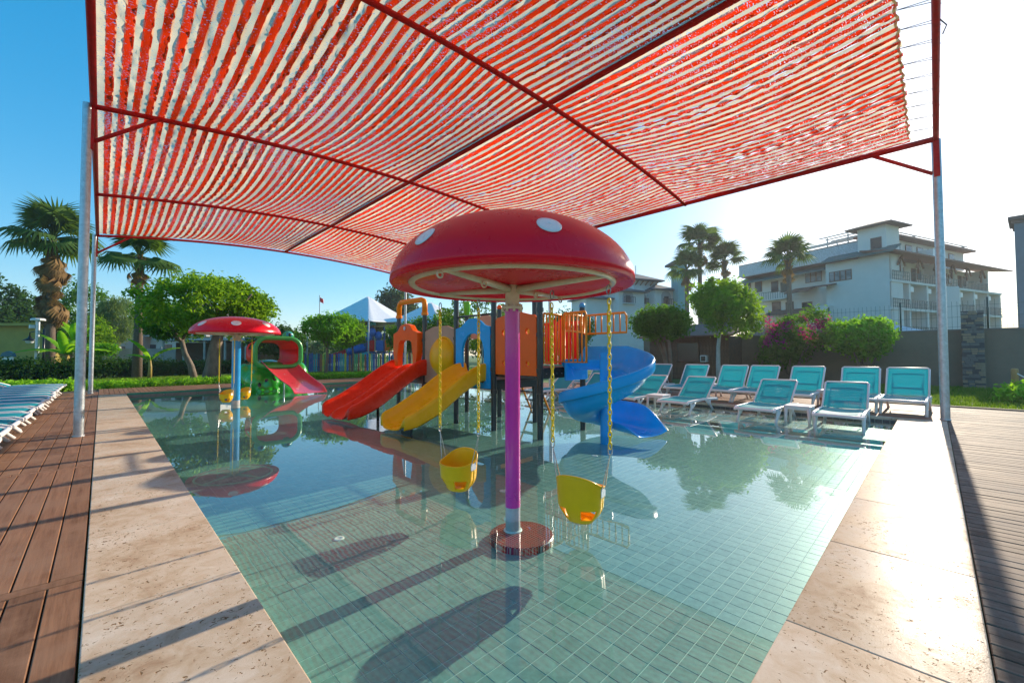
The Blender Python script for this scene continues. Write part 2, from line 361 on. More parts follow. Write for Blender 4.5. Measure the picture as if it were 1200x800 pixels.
# ---- coping
cp = tag(MB().bx(-.03, .0, -.1, 0, -.2, -.19).build('coping', m_trav), kind='structure')
def slab(x0, x1, y0, y1):
    me = MB().bx(-(x1-x0)/2, (x1-x0)/2, -(y1-y0)/2, (y1-y0)/2, -.05, 0).mesh('slab', m_trav)
    o = put('slab', me, cp, ((x0+x1)/2, (y0+y1)/2, .006+rnd.uniform(-.0008, .0008)))
    m = o.modifiers.new('bevel', 'BEVEL'); m.width = .006; m.segments = 3
y = .545
while y < PY1+.05:
    L = min(1.22, PY1+.1-y); slab(-.042, PX0, y+.0012, y+L-.0012); y += L
x = -.04
while x < PX1:
    L = min(1.22, PX1+.1-x); slab(x+.0012, x+L-.0012, -.138, PY0); x += L
y = PY0+.002
while y < PY1:                                       # narrow stone edge on the lounger side
    L = min(1.22, PY1+.1-y); slab(PX1, PX1+.11, y+.0012, y+L-.0012); y += L
# far edge: green overflow grating on the left, stone edge elsewhere
m_grate = plain('green_grating', (.02, .22, .12), .5, .15, 6)
m_dstone = plain('dark_edge_stone', (.20, .17, .14), .6, .25, 9)
fe = tag(MB().bx(PX0+.02, 9.8, PY1+.0, PY1+.10, -.03, .035).build('overflow_grating', m_grate), kind='structure')
x = PX0+.02; es = tag(MB().bx(PX0+.01, PX1, PY1+.012, PY1+.09, -.3, -.06).build('pool_edge', m_dstone), kind='structure')
while x < PX1-.3:
    put('edge_stone', MB().bx(-.46, .46, -.02, .02, -.028, .028).mesh('edge_stone', m_dstone), es, (x+.47, PY1-.005, -.06)); x += .95
# ---- pool shell
b = MB(); b.add([(PX0-.03, PY0-.03, FZ-.0025), (PX1+.05, PY0-.03, FZ-.0025), (PX1+.05, PY1+.03, FZ-.0025), (PX0-.03, PY1+.03, FZ-.0025)], [(0, 1, 2, 3)])
pf = tag(b.build('pool_floor', m_grout), kind='structure')
tme = MB().chbox((0, 0, -.003), (TP-.0042, TP-.0042, .006), .0012).mesh('tile', m_tile)
LEDGE_X = 9.25
cells = []
for i in range(int((PX1-PX0)/TP)+1):
    for j in range(int((PY1-PY0)/TP)+1):
        cx, cy = (math.floor(PX0/TP)+i+.5)*TP, (math.floor(PY0/TP)+j+.5)*TP
        if cx > LEDGE_X-.35 or cx < PX0-.02 or cy < PY0-.02 or cy > PY1: continue
        p = pix((cx, cy, FZ)); vis = -20 < p[0] < 1220 and p[1] < 830
        if vis:   # hidden below the stone edge?
            q = Vector((cx, cy, 0))*(H/(H-FZ)); vis = q.x > PX0-.03 and q.y > PY0-.03
        cells.append((0 if vis else 1, Vector((cx, cy, FZ-H)).length, cx, cy))
cells.sort()
for (_, _, cx, cy) in cells[:300]: put('tile', tme, pf, (cx, cy, FZ+rnd.uniform(-.0006, .0006)))
b = MB()
for (_, _, cx, cy) in cells[300:]: b.chbox((cx, cy, FZ-.003+rnd.uniform(-.0006, .0006)), (TP-.0042, TP-.0042, .006), .0012)
tag(b.build('tile', m_tile, pf), kind='stuff')
pw = MB()
pw.bx(PX0-.04, PX0+.0, PY0, PY1, FZ, -.045); pw.bx(PX1, PX1+.05, PY0, PY1, FZ, -.045)
pw.bx(PX0, PX1, PY0-.04, PY0, FZ, -.045); pw.bx(PX0, PX1, PY1+.02, PY1+.06, FZ, -.045)
pwo = tag(pw.build('pool_wall', m_grout), kind='structure')
b = MB(); y = PY0+.01
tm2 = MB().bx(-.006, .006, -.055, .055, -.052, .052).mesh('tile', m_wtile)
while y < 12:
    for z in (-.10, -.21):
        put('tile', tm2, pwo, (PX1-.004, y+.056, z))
    y += .115
# shallow ledge with two nosings
b = MB().bx(LEDGE_X, PX1-.003, PY0+.002, PY1-.002, FZ, SZ-.003)
lg = tag(b.build('pool_ledge', m_grout), kind='structure')
lt = MB(); i = 0; x = LEDGE_X+.012
while x < PX1-.1:
    y = PY0+.01
    while y < 12: lt.chbox((x+.10, y+.1, SZ-.003+rnd.uniform(-.001, .001)), (.198, .198, .006), .0015); y += .203
    x += .203
tag(lt.build('tile', m_ltile, lg), kind='stuff')
m_nose = plain('step_nosing', (.48, .42, .32), .5, .15, 10)
y = PY0+.003
while y < 13:
    put('nosing', MB().bx(-.07, .07, -.598, .598, -.022, .022).mesh('nosing', m_nose), lg, (LEDGE_X-.02, y+.6, SZ-.012))
    put('nosing', MB().bx(-.06, .06, -.598, .598, -.022, .022).mesh('nosing', m_nose), lg, (LEDGE_X-.32, y+.6, FZ+.022)); y += 1.2
tag(MB().bx(LEDGE_X-.33, LEDGE_X-.001, PY0+.002, PY1-.002, FZ-.001, FZ+.035).build('pool_step', m_wtile), kind='structure')
for (px, py) in ((397, 631), (697, 534), (590, 575)):
    p = P(px, py, FZ); o = MB().lathe([(.045, 0), (.043, .006), (.02, .007), (.018, .004), (.001, .004)], 20).build('floor_inlet', m_white, None, True, loc=(p.x, p.y, FZ))
    tag(o, 'small round white inlet cover set in the pool floor', 'pool inlet', 'inlet covers in the pool floor')
b = MB(); b.add([(PX0, PY0, WZ), (PX1, PY0, WZ), (PX1, PY1+.02, WZ), (PX0, PY1+.02, WZ)], [(0, 1, 2, 3)])
tag(b.build('water', watermat()), kind='structure')

# ================================================================== SHADE CANOPY
def fabric(name, colr, tcol, tfac, hole):
    nt = N(name); nt.t.nodes.remove(nt.b); geo = nt.n('ShaderNodeNewGeometry'); pos = geo.outputs['Position']
    no = nt.n('ShaderNodeTexNoise'); no.inputs['Scale'].default_value = 9; no.inputs['Detail'].default_value = 5; nt.l(pos, no.inputs[0])
    cc = ramp(nt, no.outputs[0], [(0.3, [q*.75 for q in colr]), (0.7, [min(1, q*1.15) for q in colr])])
    df_ = nt.n('ShaderNodeBsdfDiffuse'); nt.l(cc, df_.inputs[0])
    tr = nt.n('ShaderNodeBsdfTranslucent'); tr.inputs[0].default_value = c4(tcol)
    ms = nt.n('ShaderNodeMixShader'); ms.inputs[0].default_value = tfac; nt.l(df_.outputs[0], ms.inputs[1]); nt.l(tr.outputs[0], ms.inputs[2])
    mp = nt.n('ShaderNodeMapping'); mp.inputs['Scale'].default_value = (30, 76, 30); nt.l(pos, mp.inputs[0])
    n2 = nt.n('ShaderNodeTexNoise'); n2.inputs['Scale'].default_value = 1.0; n2.inputs['Detail'].default_value = 1.5; nt.l(mp.outputs[0], n2.inputs[0])
    n3 = nt.n('ShaderNodeTexNoise'); n3.inputs['Scale'].default_value = .8; n3.inputs['Detail'].default_value = 2; nt.l(pos, n3.inputs[0])
    ma = nt.n('ShaderNodeMath', operation='MULTIPLY_ADD'); ma.inputs[1].default_value = .3; nt.l(n3.outputs[0], ma.inputs[0]); nt.l(n2.outputs[0], ma.inputs[2])
    hf = ramp(nt, ma.outputs[0], [(hole, (0, 0, 0)), (hole+.02, (1, 1, 1))])
    tp = nt.n('ShaderNodeBsdfTransparent')
    m2 = nt.n('ShaderNodeMixShader'); nt.l(hf, m2.inputs[0]); nt.l(ms.outputs[0], m2.inputs[1]); nt.l(tp.outputs[0], m2.inputs[2]); nt.l(m2.outputs[0], nt.out.inputs[0])
    return nt.mat
m_fred = fabric('red_shade_net', (.60, .010, .006), (1.0, .045, .006), .68, .808)
m_fcre = fabric('cream_shade_net', (.64, .56, .42), (1.0, .84, .56), .66, .81)
CX0, CX1, CY0, CY1, CXM = -.20, 11.70, -.12, 20.15, 5.75
BEAM_Y = (CY0, 4.85, 9.67, 14.95, CY1)
def arch(x):
    k = .0127 if x < CXM else .0099
    return 5.90-k*(x-CXM)**2
cn = thing('shade_canopy', 'large red and cream striped shade canopy on steel posts over the pool', 'canopy')
for (x, y, r) in ((-.235, 9.67, .062), (-.235, CY1, .062), (11.735, CY0-.0, .07), (11.735, 9.9, .062), (11.735, CY1, .062)):
    t = arch(min(max(x, CX0), CX1))-.02
    po = MB().tube([(x, y, -.03), (x, y, t)], r, 16).build('post', m_steel, cn, True)
    smooth_by_angle(po.data)
    MB().lathe([(r, 0), (r+.012, 0), (r+.010, .02), (r, .024)], 16, (x, y, .002)).build('base_collar', m_steel, po)
    sx = 1 if x < 5 else -1
    xi = x+sx*.9
    if x < 5 or y < 1:
        (MB().tube([(x+sx*.06, y, t-.62), (xi, y, arch(xi)-.05)], .033, 8) if x < 5 else MB().tube([(x, y+.06, t-.66), (11.68, y+.95, arch(11.68)-.04)], .036, 8)).build('brace', m_redp, cn, True)
        MB().bx(x+sx*.05-.03, x+sx*.05+.03, y-.045, y+.045, t-.75, t).build('bracket', m_redp, cn)
for y in BEAM_Y:
    if y == CY0: continue
    pts = [(x, y, arch(x)-.045) for x in [CX0+(CX1-CX0)*i/24 for i in range(25)]]
    MB().tube(pts, .042, 10).build('beam', m_redp, cn, True)
pts = [(x, CY0, arch(x)-.02) for x in [CX0+(CX1-CX0)*i/24 for i in range(25)]]
MB().tube(pts, .045, 10).build('beam', m_redp, cn, True)
for x, r in ((CX0+.03, .045), (CXM, .05), (CX1-.03, .055)):
    MB().tube([(x, CY0, arch(x)-.02), (x, CY1, arch(x)-.02)], r, 10).build('beam', m_redp, cn, True)
YE = .22                                              # fabric edge near the rope lacing
def sag(x, y):
    tx = (x-CX0)/(CXM-CX0) if x < CXM else (x-CXM)/(CX1-CXM); tx = min(max(tx, 0), 1)
    sx = math.sin(math.pi*tx)
    ys = (YE-.3,)+BEAM_Y[1:]
    for a, b in zip(ys[:-1], ys[1:]):
        if a <= y <= b:
            t = (y-a)/(b-a); return -.26*math.sin(math.pi*t)*(sx**.7)
    return 0
pitch = .1700; ns = int((CX1-.06-(CX0+.08))/pitch*2)
sw = pitch/2; ny = 200
for k in range(ns):
    x0 = CX0+.08+k*sw; red = k % 2 == 1; rr_ = random.Random(k)
    ph1, ph2 = rr_.uniform(0, 6), rr_.uniform(0, 6); tilt = rr_.uniform(-.005, .005)
    loose = rr_.random() < .22
    vv = []; ff = []
    ye = YE+.035*abs(math.sin(k*.9))
    for j in range(ny+1):
        y = ye+(CY1-.05-ye)*j/ny
        wob = .0015*math.sin(j*.37+ph1)+rr_.uniform(-.0025, .0025)
        wob2 = .0015*math.sin(j*.31+ph2)+rr_.uniform(-.0025, .0025)
        for m_, xx in enumerate((x0-.008+wob*.7, x0+sw*.5, x0+sw+.008+wob2*.7)):
            puff = (0.003 if m_ == 1 else 0)*(1 if red else -1)
            ruf = (rr_.uniform(-.016, .016) if loose else rr_.uniform(-.005, .005))*(1.5 if y < 5 and x0 > 6 else 1)
            vv.append((xx, y, arch(xx)+.02+sag(xx, y)+puff+ruf+(m_-1)*tilt))
    for j in range(ny):
        for m_ in (0, 1): a = j*3+m_; ff.append((a, a+1, a+4, a+3))
    b = MB(); b.add(vv, ff); b.build('fabric_strip', m_fred if red else m_fcre, cn, True)
hp = [(x, YE+.035*abs(math.sin((x-CX0-.08)/sw*.9))+.02, arch(x)+.02+sag(x, YE+.02)) for x in [CX0+.1+(CX1-CX0-.5)*i/160 for i in range(161)]]
MB().tube(hp, .016, 6).build('fabric_hem', m_fcre, cn, True)
m_rope = plain('rope_dark', (.10, .10, .11), .8, .2, 20)
x = .6
while x < 11.6:
    xe = x; z0 = arch(x)+.02
    MB().tube([(xe, YE+.04, z0), (x+.10, CY0, arch(x)+.02)], .0045, 5).build('rope', m_rope, cn)
    MB().tube([(xe, YE+.04, z0), (x+.19, CY0, arch(x)+.03), (x+.19, CY0-.05, arch(x)-.03)], .0045, 5).build('rope', m_rope, cn)
    x += .46
MB().tube([(8.0, CY0-.02, arch(8)), (8.05, CY0-.1, arch(8)-.12), (8.1, CY0-.06, arch(8)-.2)], .008, 5).build('rope_knot', m_rope, cn)

# ================================================================== MUSHROOM SWING FRAMES
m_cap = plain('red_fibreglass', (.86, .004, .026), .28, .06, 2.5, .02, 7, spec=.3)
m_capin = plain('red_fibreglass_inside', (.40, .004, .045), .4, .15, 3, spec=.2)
m_cream = plain('cream_paint', (.70, .60, .42), .4, .14, 9, coat=.2)
m_mag = plain('magenta_paint', (.68, .014, .33), .3, .10, 4, coat=.5)
m_bluep = plain('blue_paint', (.01, .30, .66), .3, .1, 4, coat=.5)
m_spot = plain('white_spot_paint', (.82, .80, .80), .4, .05, 5)
m_yel = plain('yellow_plastic', (0.97, 0.47, 0.003), .35, .08, 5, coat=.06, spec=.25)
m_ychain = plain('yellow_chain', (0.9, 0.62, 0.01), .45, .12, 20, spec=.25)
m_wire = plain('steel_wire', (.35, .35, .36), .35, .2, 20, metal=.9)
m_grey = plain('grey_primer', (.42, .42, .44), .6, .15, 10)
def mosaic():
    nt = N('red_mosaic'); tc = nt.n('ShaderNodeTexCoord')
    br = nt.n('ShaderNodeTexBrick'); br.offset = 0; br.inputs['Scale'].default_value = 1; br.inputs['Brick Width'].default_value = .024; br.inputs['Row Height'].default_value = .024; br.inputs['Mortar Size'].default_value = .0022
    br.inputs['Color1'].default_value = (.40, .014, .008, 1); br.inputs['Color2'].default_value = (.17, .010, .008, 1); br.inputs['Mortar'].default_value = (.42, .30, .26, 1)
    nt.l(tc.outputs['Object'], br.inputs[0]); nt.l(br.outputs[0], nt.b.inputs['Base Color']); nt.b.inputs['Roughness'].default_value = .25
    return nt.mat
m_mos = mosaic()
def dome_r(prof, s):
    return prof
def mushroom(name, label, x, y, Rr, zr, dh, pmat, prad, arms_rot, spots, drum):
    t = thing(name, label, 'play fixture', (x, y, FZ))
    zr -= FZ
    # outer shell profile: rolled lip, steep band, shallow dome
    prof = []
    for i in range(17):
        q = i/16*math.pi/2
        prof.append((max(Rr*math.cos(q)**.92, .002), dh*math.sin(q)**1.05))
    lip = [(Rr*.965, .004), (Rr*.975, -.012), (Rr*.99, -.014), (Rr*.998, 0)]
    cap = MB(); cap.lathe([(r_, z_) for r_, z_ in lip[:]]+prof, 72, (0, 0, zr))
    co_ = cap.build('cap', m_cap, t, True)
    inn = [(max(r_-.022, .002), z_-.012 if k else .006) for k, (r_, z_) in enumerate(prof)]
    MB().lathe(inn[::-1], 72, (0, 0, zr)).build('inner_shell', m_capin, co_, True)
    def surf(th, s_):   # s_ 0..1 along profile
        f = s_*16; i = min(int(f), 15); u = f-i
        r_ = prof[i][0]*(1-u)+prof[i+1][0]*u; z_ = prof[i][1]*(1-u)+prof[i+1][1]*u
        return Vector((r_*math.cos(th), r_*math.sin(th), zr+z_))
    for (th, s_, sr) in spots:
        c_ = surf(th, s_); e1 = (surf(th+.01, s_)-c_).normalized(); e2 = (surf(th, s_+.01)-c_).normalized(); nn = e1.cross(e2)
        if nn.dot(Vector((math.cos(th), math.sin(th), .3))) < 0: nn = -nn
        b = MB(); rings = []
        vv = []; ff = []
        for q in range(4):
            for k in range(24):
                an = 2*math.pi*k/24; rr2 = sr*(q+.02)/3
                p0 = c_+e1*math.cos(an)*rr2+e2*math.sin(an)*rr2
                # pull onto the shell
                rad = math.hypot(p0.x, p0.y); lo_, hi_ = 0.0, 1.0
                for _ in range(24):
                    md = (lo_+hi_)/2; ps = surf(th, md)
                    if (Vector((rad, 0, p0.z))-Vector((math.hypot(ps.x, ps.y), 0, ps.z))).dot(Vector((-(surf(th, min(1, md+.01)).xy.length-ps.xy.length)*-1, 0, surf(th, min(1, md+.01)).z-ps.z))) > 0: lo_ = md
                    else: hi_ = md
                ps = surf(math.atan2(p0.y, p0.x), (lo_+hi_)/2)
                vv.append(ps+nn*.004)
        for q in range(3):
            for k in range(24): k2 = (k+1) % 24; ff.append((q*24+k, q*24+k2, (q+1)*24+k2, (q+1)*24+k))
        b.add(vv, ff); b.build('spot', m_spot, co_, True, solid=.004)
    zg = zr-.0
    rg = Rr*.83
    # pole
    po = MB().tube([(0, 0, .25), (0, 0, zg-.20)], prad, 20).build('pole', pmat, t, True); smooth_by_angle(po.data)
    MB().tube([(0, 0, .02), (0, 0, .2495)], prad*.97, 20, cap=False).build('pole_foot', m_grey, po, True)
    MB().lathe([(prad*.97, 0), (prad*1.25, .002), (prad*1.2, .012), (prad*.98, .016)], 20, (0, 0, .046)).build('weld_collar', m_white, po, True)
    hb = MB()
    hb.tube([(0, 0, zg-.20), (0, 0, zg+.10)], prad*.95, 16)
    for z in (zg-.20, zg+.09):
        hb.lathe([(prad*.9, 0), (prad*1.45, 0), (prad*1.45, .022), (prad*.9, .022)], 8, (0, 0, z))
        for k in range(8):
            a = 2*math.pi*k/8+.2; hb.tube([(prad*1.22*math.cos(a), prad*1.22*math.sin(a), z-.02), (prad*1.22*math.cos(a), prad*1.22*math.sin(a), z+.045)], .011, 6)
    hbo = hb.build('hub', m_cream, t); smooth_by_angle(hbo.data, 30)
    MB().tube([(rg*math.cos(a), rg*math.sin(a), zg+.01) for a in [2*math.pi*i/64 for i in range(64)]], .028*Rr, 10, closed=True).build('ring', m_cream, t, True)
    for k in range(4):
        a = arms_rot+k*math.pi/2
        MB().tube([(prad*.6*math.cos(a), prad*.6*math.sin(a), zg-.03), (rg*math.cos(a), rg*math.sin(a), zg+.015)], .03*Rr, 10).build('arm', m_cream, t, True)
    if drum:
        MB().lathe([(drum, -.012), (drum, .045), (drum-.008, .052), (.01, .052)], 48, (.0, -.10, 0)).build('pedestal', m_mos, t)
    return t, zg+FZ, rg
def eye(t, x, y, z):
    pts = [(x+.022*math.cos(a), y, z+.022*math.sin(a)) for a in [2*math.pi*i/12 for i in range(12)]]
    MB().tube(pts, .007, 6, closed=True).build('eye_ring', m_cream, t, True)
def swing(label, c, zt, half, zb, ang, back, sc=1.0):
    """hanging bucket seat; c = xy centre, zt = height of hanging points, zb = bucket underside"""
    t = thing('bucket_swing', label, 'swing', (c[0], c[1], zb), ang, 'yellow bucket swings')
    top = zt-zb-.06
    hb = .25*sc; rx, ry = .165*sc, .135*sc
    # shell
    def fn(u, v):
        th = 2*math.pi*u; s_ = 1-.12*v if v < .5 else .94-.46*(1-math.cos((v-.5)*math.pi))/1.0*.95
        s_ = max(s_, .45)
        cx_, sy_ = math.cos(th), math.sin(th)
        ex = .82
        px_ = rx*s_*math.copysign(abs(cx_)**ex, cx_); py_ = ry*s_*math.copysign(abs(sy_)**ex, sy_)
        zz = hb*(1-v)
        if v < .3: zz += .085*max(0, sy_*back)*(1-v/.3)-.03*max(0, -sy_*back)*(1-v/.3)
        return (px_, py_, zz)
    def keep(u, v):
        th = 2*math.pi*u
        if v < .54: return True
        for c_ in (math.pi*.27, math.pi*.73, math.pi*1.27, math.pi*1.73):
            if abs(th-c_) < .44 and .56 < v < .90: return False
        return True
    sh = MB().grid(fn, 64, 26, keep=keep)
    so_ = sh.build('seat', m_yel, t, True, solid=.012*sc)
    MB().box((0, 0, .004), (rx*.86, ry*.86, .012)).build('seat_bottom', m_yel, t, bevel=.004)
    MB().tube([(rx*1.0*math.copysign(abs(math.cos(a))**.82, math.cos(a)), ry*1.0*math.copysign(abs(math.sin(a))**.82, math.sin(a)), hb+(.085*max(0, math.copysign(abs(math.sin(a))**1.0, math.sin(a))*back)-.03*max(0, -math.sin(a)*back))) for a in [2*math.pi*i/40 for i in range(40)]], .010*sc, 8, closed=True).build('seat_rim', m_yel, t, True)
    for s_ in (-1, 1):
        xx = s_*half
        hz = hb+.24*sc
        MB().box((s_*(rx+.006), 0, hb-.03), (.006, .07*sc, .06*sc)).build('hanger_plate', m_white, t)
        MB().tube([(xx*.985, 0, hz), (s_*(rx+.006), .032*sc, hb-.02)], .0035, 6).build('hanger_wire', m_wire, t)
        MB().tube([(xx*.985, 0, hz), (s_*(rx+.006), -.032*sc, hb-.02)], .0035, 6).build('hanger_wire', m_wire, t)
        ch = MB(); L = .036*sc; z = hz; k = 0
        x0, x1 = xx*.985, xx
        for za in (hz, top-.075):
            pts = [(x0+.016*math.cos(a), 0, za+.028+.036*math.sin(a)) for a in [2*math.pi*i/12 for i in range(12)]]
            MB().tube(pts, .0045, 6, closed=True).build('shackle', m_wire, t, True)
        z = hz+.062
        while z < top-.10:
            pts = []
            for i in range(12):
                a = 2*math.pi*i/12; u_ = .0115*sc*math.cos(a); w_ = L*.72*math.sin(a)
                f_ = (z-hz)/(top-hz); xc_ = x0+(x1-x0)*f_
                pts.append((xc_+u_, 0, z+w_) if k % 2 == 0 else (xc_, u_, z+w_))
            ch.tube(pts, .0048*sc, 5, closed=True); z += L*1.06; k += 1
        ch.build('chain', m_ychain, t, True)
    return t
A1 = R(12)
mu1, zg1, rg1 = mushroom('mushroom_swing_frame', 'big red mushroom canopy on a magenta pole with cream arms', 2.49, 2.52, 1.01, 1.88, .56, m_mag, .064, A1,
    [(R(184), .29, .085), (R(241), .32, .085), (R(310), .3, .085), (R(20), .3, .085), (R(110), .3, .085)], .265)
for q in ((-.92, -.23), (-.44, -.13), (.28, -.02), (.74, .06)): eye(mu1, q[0]*.98, q[1], zg1-FZ-.05)
p = Vector((2.61, 1.91)); swing('yellow bucket swing beside the magenta pole, hanging nearer the blue spiral slide', p, zg1, .24, .05, math.atan2(1.56-2.01, 2.49-2.40), -1, 1.06)
p = Vector((2.43, 3.19)); swing('yellow bucket swing beside the magenta pole, hanging nearer the yellow slide', p, zg1, .24, .03, math.atan2(2.78-3.23, 2.33-2.23), 1, 1.06)
mu2, zg2, rg2 = mushroom('mushroom_swing_frame', 'red mushroom canopy with white spots on a bright blue pole', 2.73, 13.9, 1.10, 1.90, .48, m_bluep, .11, R(30),
    [(R(-102)+R(-52), .34, .11), (R(-102)+R(0), .36, .115), (R(-102)+R(48), .36, .11), (R(60), .4, .11)], None)
for (px, dy, lab) in ((266, -.55, 'small yellow bucket swing low over the water in front of the blue pole'), (287, .25, 'small yellow bucket swing low over the water behind the blue pole')):
    q = at(px, 11.35 if dy < 0 else 12.1); swing(lab, (q.x, q.y), zg2, .22, .02, R(-50), 1, .98)

# ================================================================== PLAY STRUCTURE
m_black = plain('black_post_paint', (.012, .013, .015), .3, .3, 8, coat=.3)
m_org = plain('orange_plastic', (0.95, 0.125, 0.002), .32, .08, 3, coat=.06, spec=.25)
m_orgy = plain('orange_pipe', (0.88, 0.27, 0.004), .35, .1, 5, coat=.06, spec=.25)
m_redpl = plain('red_slide_plastic', (0.9, 0.032, 0.004), .28, .08, 3, coat=.06, spec=.25)
m_yelsl = plain('yellow_slide_plastic', (0.95, 0.44, 0.002), .28, .08, 3, coat=.06, spec=.25)
m_blusl = plain('blue_slide_plastic', (0.001, 0.35, 0.80), .25, .10, 3, coat=.06, spec=.25)
m_tan = plain('tan_panel', (.48, .30, .20), .5, .1, 4)
m_green = plain('green_plastic', (.12, .60, .03), .35, .1, 4)
m_redpan = plain('red_panel', (0.85, 0.015, 0.008), .4, .08, 3, spec=.25)
m_decksheet = plain('black_deck_sheet', (.02, .02, .022), .5, .3, 12)
ps = thing('play_structure', 'colourful water playground with black posts, slides and panels in the pool', 'playground', (0, 0, FZ))
Zo = -FZ
XA, XB = 5.63, 6.96
def pz(z): return z+Zo
def post(x, y, top, fin=None, fmat=None):
    o = MB().tube([(x, y, 0), (x, y, pz(top))], .057, 14).build('post', m_black, ps, True); smooth_by_angle(o.data)
    for z in (.55, 1.0, 1.65, 2.1):
        if z < top-.1: MB().lathe([(.058, -.035), (.07, -.035), (.07, .035), (.058, .035)], 14, (x, y, pz(z))).build('clamp', m_black, o)
    if fin: MB().lathe(fin, 14, (x, y, pz(top))).build('finial', fmat, o, True)
    return o
ball = [(.05, 0), (.062, .02), (.062, .06), (.04, .1), (.002, .115)]
cup = [(.062, -.02), (.085, .10), (.10, .26), (.10, .34), (.002, .36)]
post(XA, 4.99, 2.75, ball, m_bluep); post(XA, 6.23, 2.75, ball, m_org); post(XA, 7.48, 2.75, ball, m_org)
post(XB, 6.33, 2.75, ball, m_yel); post(XB, 5.02, 2.24, ball, m_bluep); post(XB, 8.78, 2.36, cup, m_green); post(XB, 7.5, 2.4, ball, m_org)
post(5.66, 8.80, 2.30); post(5.68, 10.08, 2.30); post(XB, 10.08, 2.3, ball, m_green)
# orange bent pipe joining two post tops
pts = [(5.68, 10.08, pz(2.26)), (5.68, 10.08, pz(2.55)), (5.68, 10.04, pz(2.64)), (5.68, 9.95, pz(2.68)), (5.66, 8.95, pz(2.66)), (5.66, 8.84, pz(2.62)), (5.66, 8.80, pz(2.54)), (5.66, 8.80, pz(2.26))]
MB().tube(pts, .068, 14).build('top_pipe', m_orgy, ps, True)
for y in (10.08, 8.80): MB().lathe([(.069, -.03), (.085, -.03), (.085, .03), (.069, .03)], 14, (5.68 if y > 9 else 5.66, y, pz(2.30))).build('pipe_collar', m_orgy, ps)
def platform(x0, x1, y0, y1, z):
    o = MB().bx(x0, x1, y0, y1, pz(z-.05), pz(z)).build('platform', m_decksheet, ps, bevel=.006)
    for (a, b, c, d) in ((x0-.012, x0+.02, y0, y1), (x1-.02, x1+.012, y0, y1), (x0, x1, y0-.012, y0+.02), (x0, x1, y1-.02, y1+.012)):
        MB().bx(a, b, c, d, pz(z-.20), pz(z-.052)).build('skirt', m_black, o)
    return o
pf1 = platform(XA+.03, XB-.03, 5.05, 6.22, 1.05)
for k in range(7): MB().lathe([(.001, 0), (.012, .0), (.012, .006), (.001, .007)], 8, (5.85+k*.15, 5.03, pz(.93))).build('bolt', m_steel, pf1)
platform(XA+.03, XB-.03, 6.27, 7.45, .78); platform(XA+.03, XB-.03, 7.51, 8.77, .78); platform(XA+.03, XB-.03, 8.83, 10.05, .78)
def panel(poly, x, y0, th, mat, name='panel', holes=(), axis='Y'):
    """flat moulded panel standing in the plane X = x (or Y = x); poly in (along, z); holes = ((u, v, r), ...)"""
    bm = bmesh.new()
    outer = [bm.verts.new((0, u+y0, pz(v)) if axis == 'Y' else (u+y0, 0, pz(v))) for (u, v) in poly]
    es_ = [bm.edges.new((outer[i], outer[(i+1) % len(outer)])) for i in range(len(outer))]
    for hole in holes:
        ring = hole if isinstance(hole, list) else [(hole[0]+hole[2]*math.cos(a), hole[1]+hole[2]*math.sin(a)) for a in [2*math.pi*i/14 for i in range(14)]]
        hv = [bm.verts.new((0, u+y0, pz(v)) if axis == 'Y' else (u+y0, 0, pz(v))) for (u, v) in ring]
        es_ += [bm.edges.new((hv[i], hv[(i+1) % len(hv)])) for i in range(len(hv))]
    bmesh.ops.triangle_fill(bm, use_beauty=True, use_dissolve=False, edges=es_)
    bmesh.ops.recalc_face_normals(bm, faces=bm.faces)
    me = bpy.data.meshes.new(name); bm.to_mesh(me); bm.free(); me.materials.append(mat)
    o = put(name, me, ps, (x, 0, 0) if axis == 'Y' else (0, x, 0))
    m = o.modifiers.new('solid', 'SOLIDIFY'); m.thickness = th; m.offset = 0
    m = o.modifiers.new('bevel', 'BEVEL'); m.width = .012; m.segments = 2; m.limit_method = 'ANGLE'; m.angle_limit = R(50)
    return o
# orange face panel
top = [(1.10-i*1.10/20, 2.02+.09*math.sin(math.pi*i/20)**2-.05*(1 if i in (0, 20) else 0)) for i in range(21)]
panel([(0, .90), (1.10, .90)]+top, XA, 5.06, .05, m_org, 'panel', ((.22, 1.72, .05), (.86, 1.72, .05), (.22, 1.12, .045), (.86, 1.12, .045)))
# red slatted panel on the far side
for k in range(6):
    u0 = .10+k*.185
    panel([(u0, 1.08), (u0+.155, 1.08), (u0+.155, 2.02-.05*abs(k-2.5)), (u0+.08, 2.07-.05*abs(k-2.5)), (u0, 2.02-.05*abs(k-2.5))], XB, 5.02, .03, m_redpan, 'slat')
MB().bx(XB-.03, XB+.03, 5.08, 6.28, pz(1.92), pz(1.98)).build('rail', m_redpan, ps); 
# orange tube railing along the slide side
def rail(p0, p1, z0, z1, n, name='railing'):
    p0 = Vector(p0); p1 = Vector(p1); b = MB(); d = (p1-p0)
    c0, c1 = p0+d*.04, p1-d*.04
    b.tube([(p0.x, p0.y, pz(z0)), (p0.x, p0.y, pz(z1-.06)), (c0.x, c0.y, pz(z1)), (c1.x, c1.y, pz(z1)), (p1.x, p1.y, pz(z1-.06)), (p1.x, p1.y, pz(z0))], .021, 8, closed=True)
    o = b.build(name, m_orgy, ps, True)
    for i in range(1, n):
        q = p0+d*(i/n); MB().tube([(q.x, q.y, pz(z0)), (q.x, q.y, pz(z1))], .014, 8).build('bar', m_orgy, o, True)
    return o
rail((XA+.07, 4.97), (6.24, 4.97), 1.15, 2.04, 6)
rail((6.26, 4.95), (6.90, 4.95), 1.74, 2.06, 6)
rail((6.25, 4.92), (6.25, 4.42), 1.15, 2.07, 5); rail((6.93, 4.95), (6.93, 4.0), 1.70, 2.07, 7)
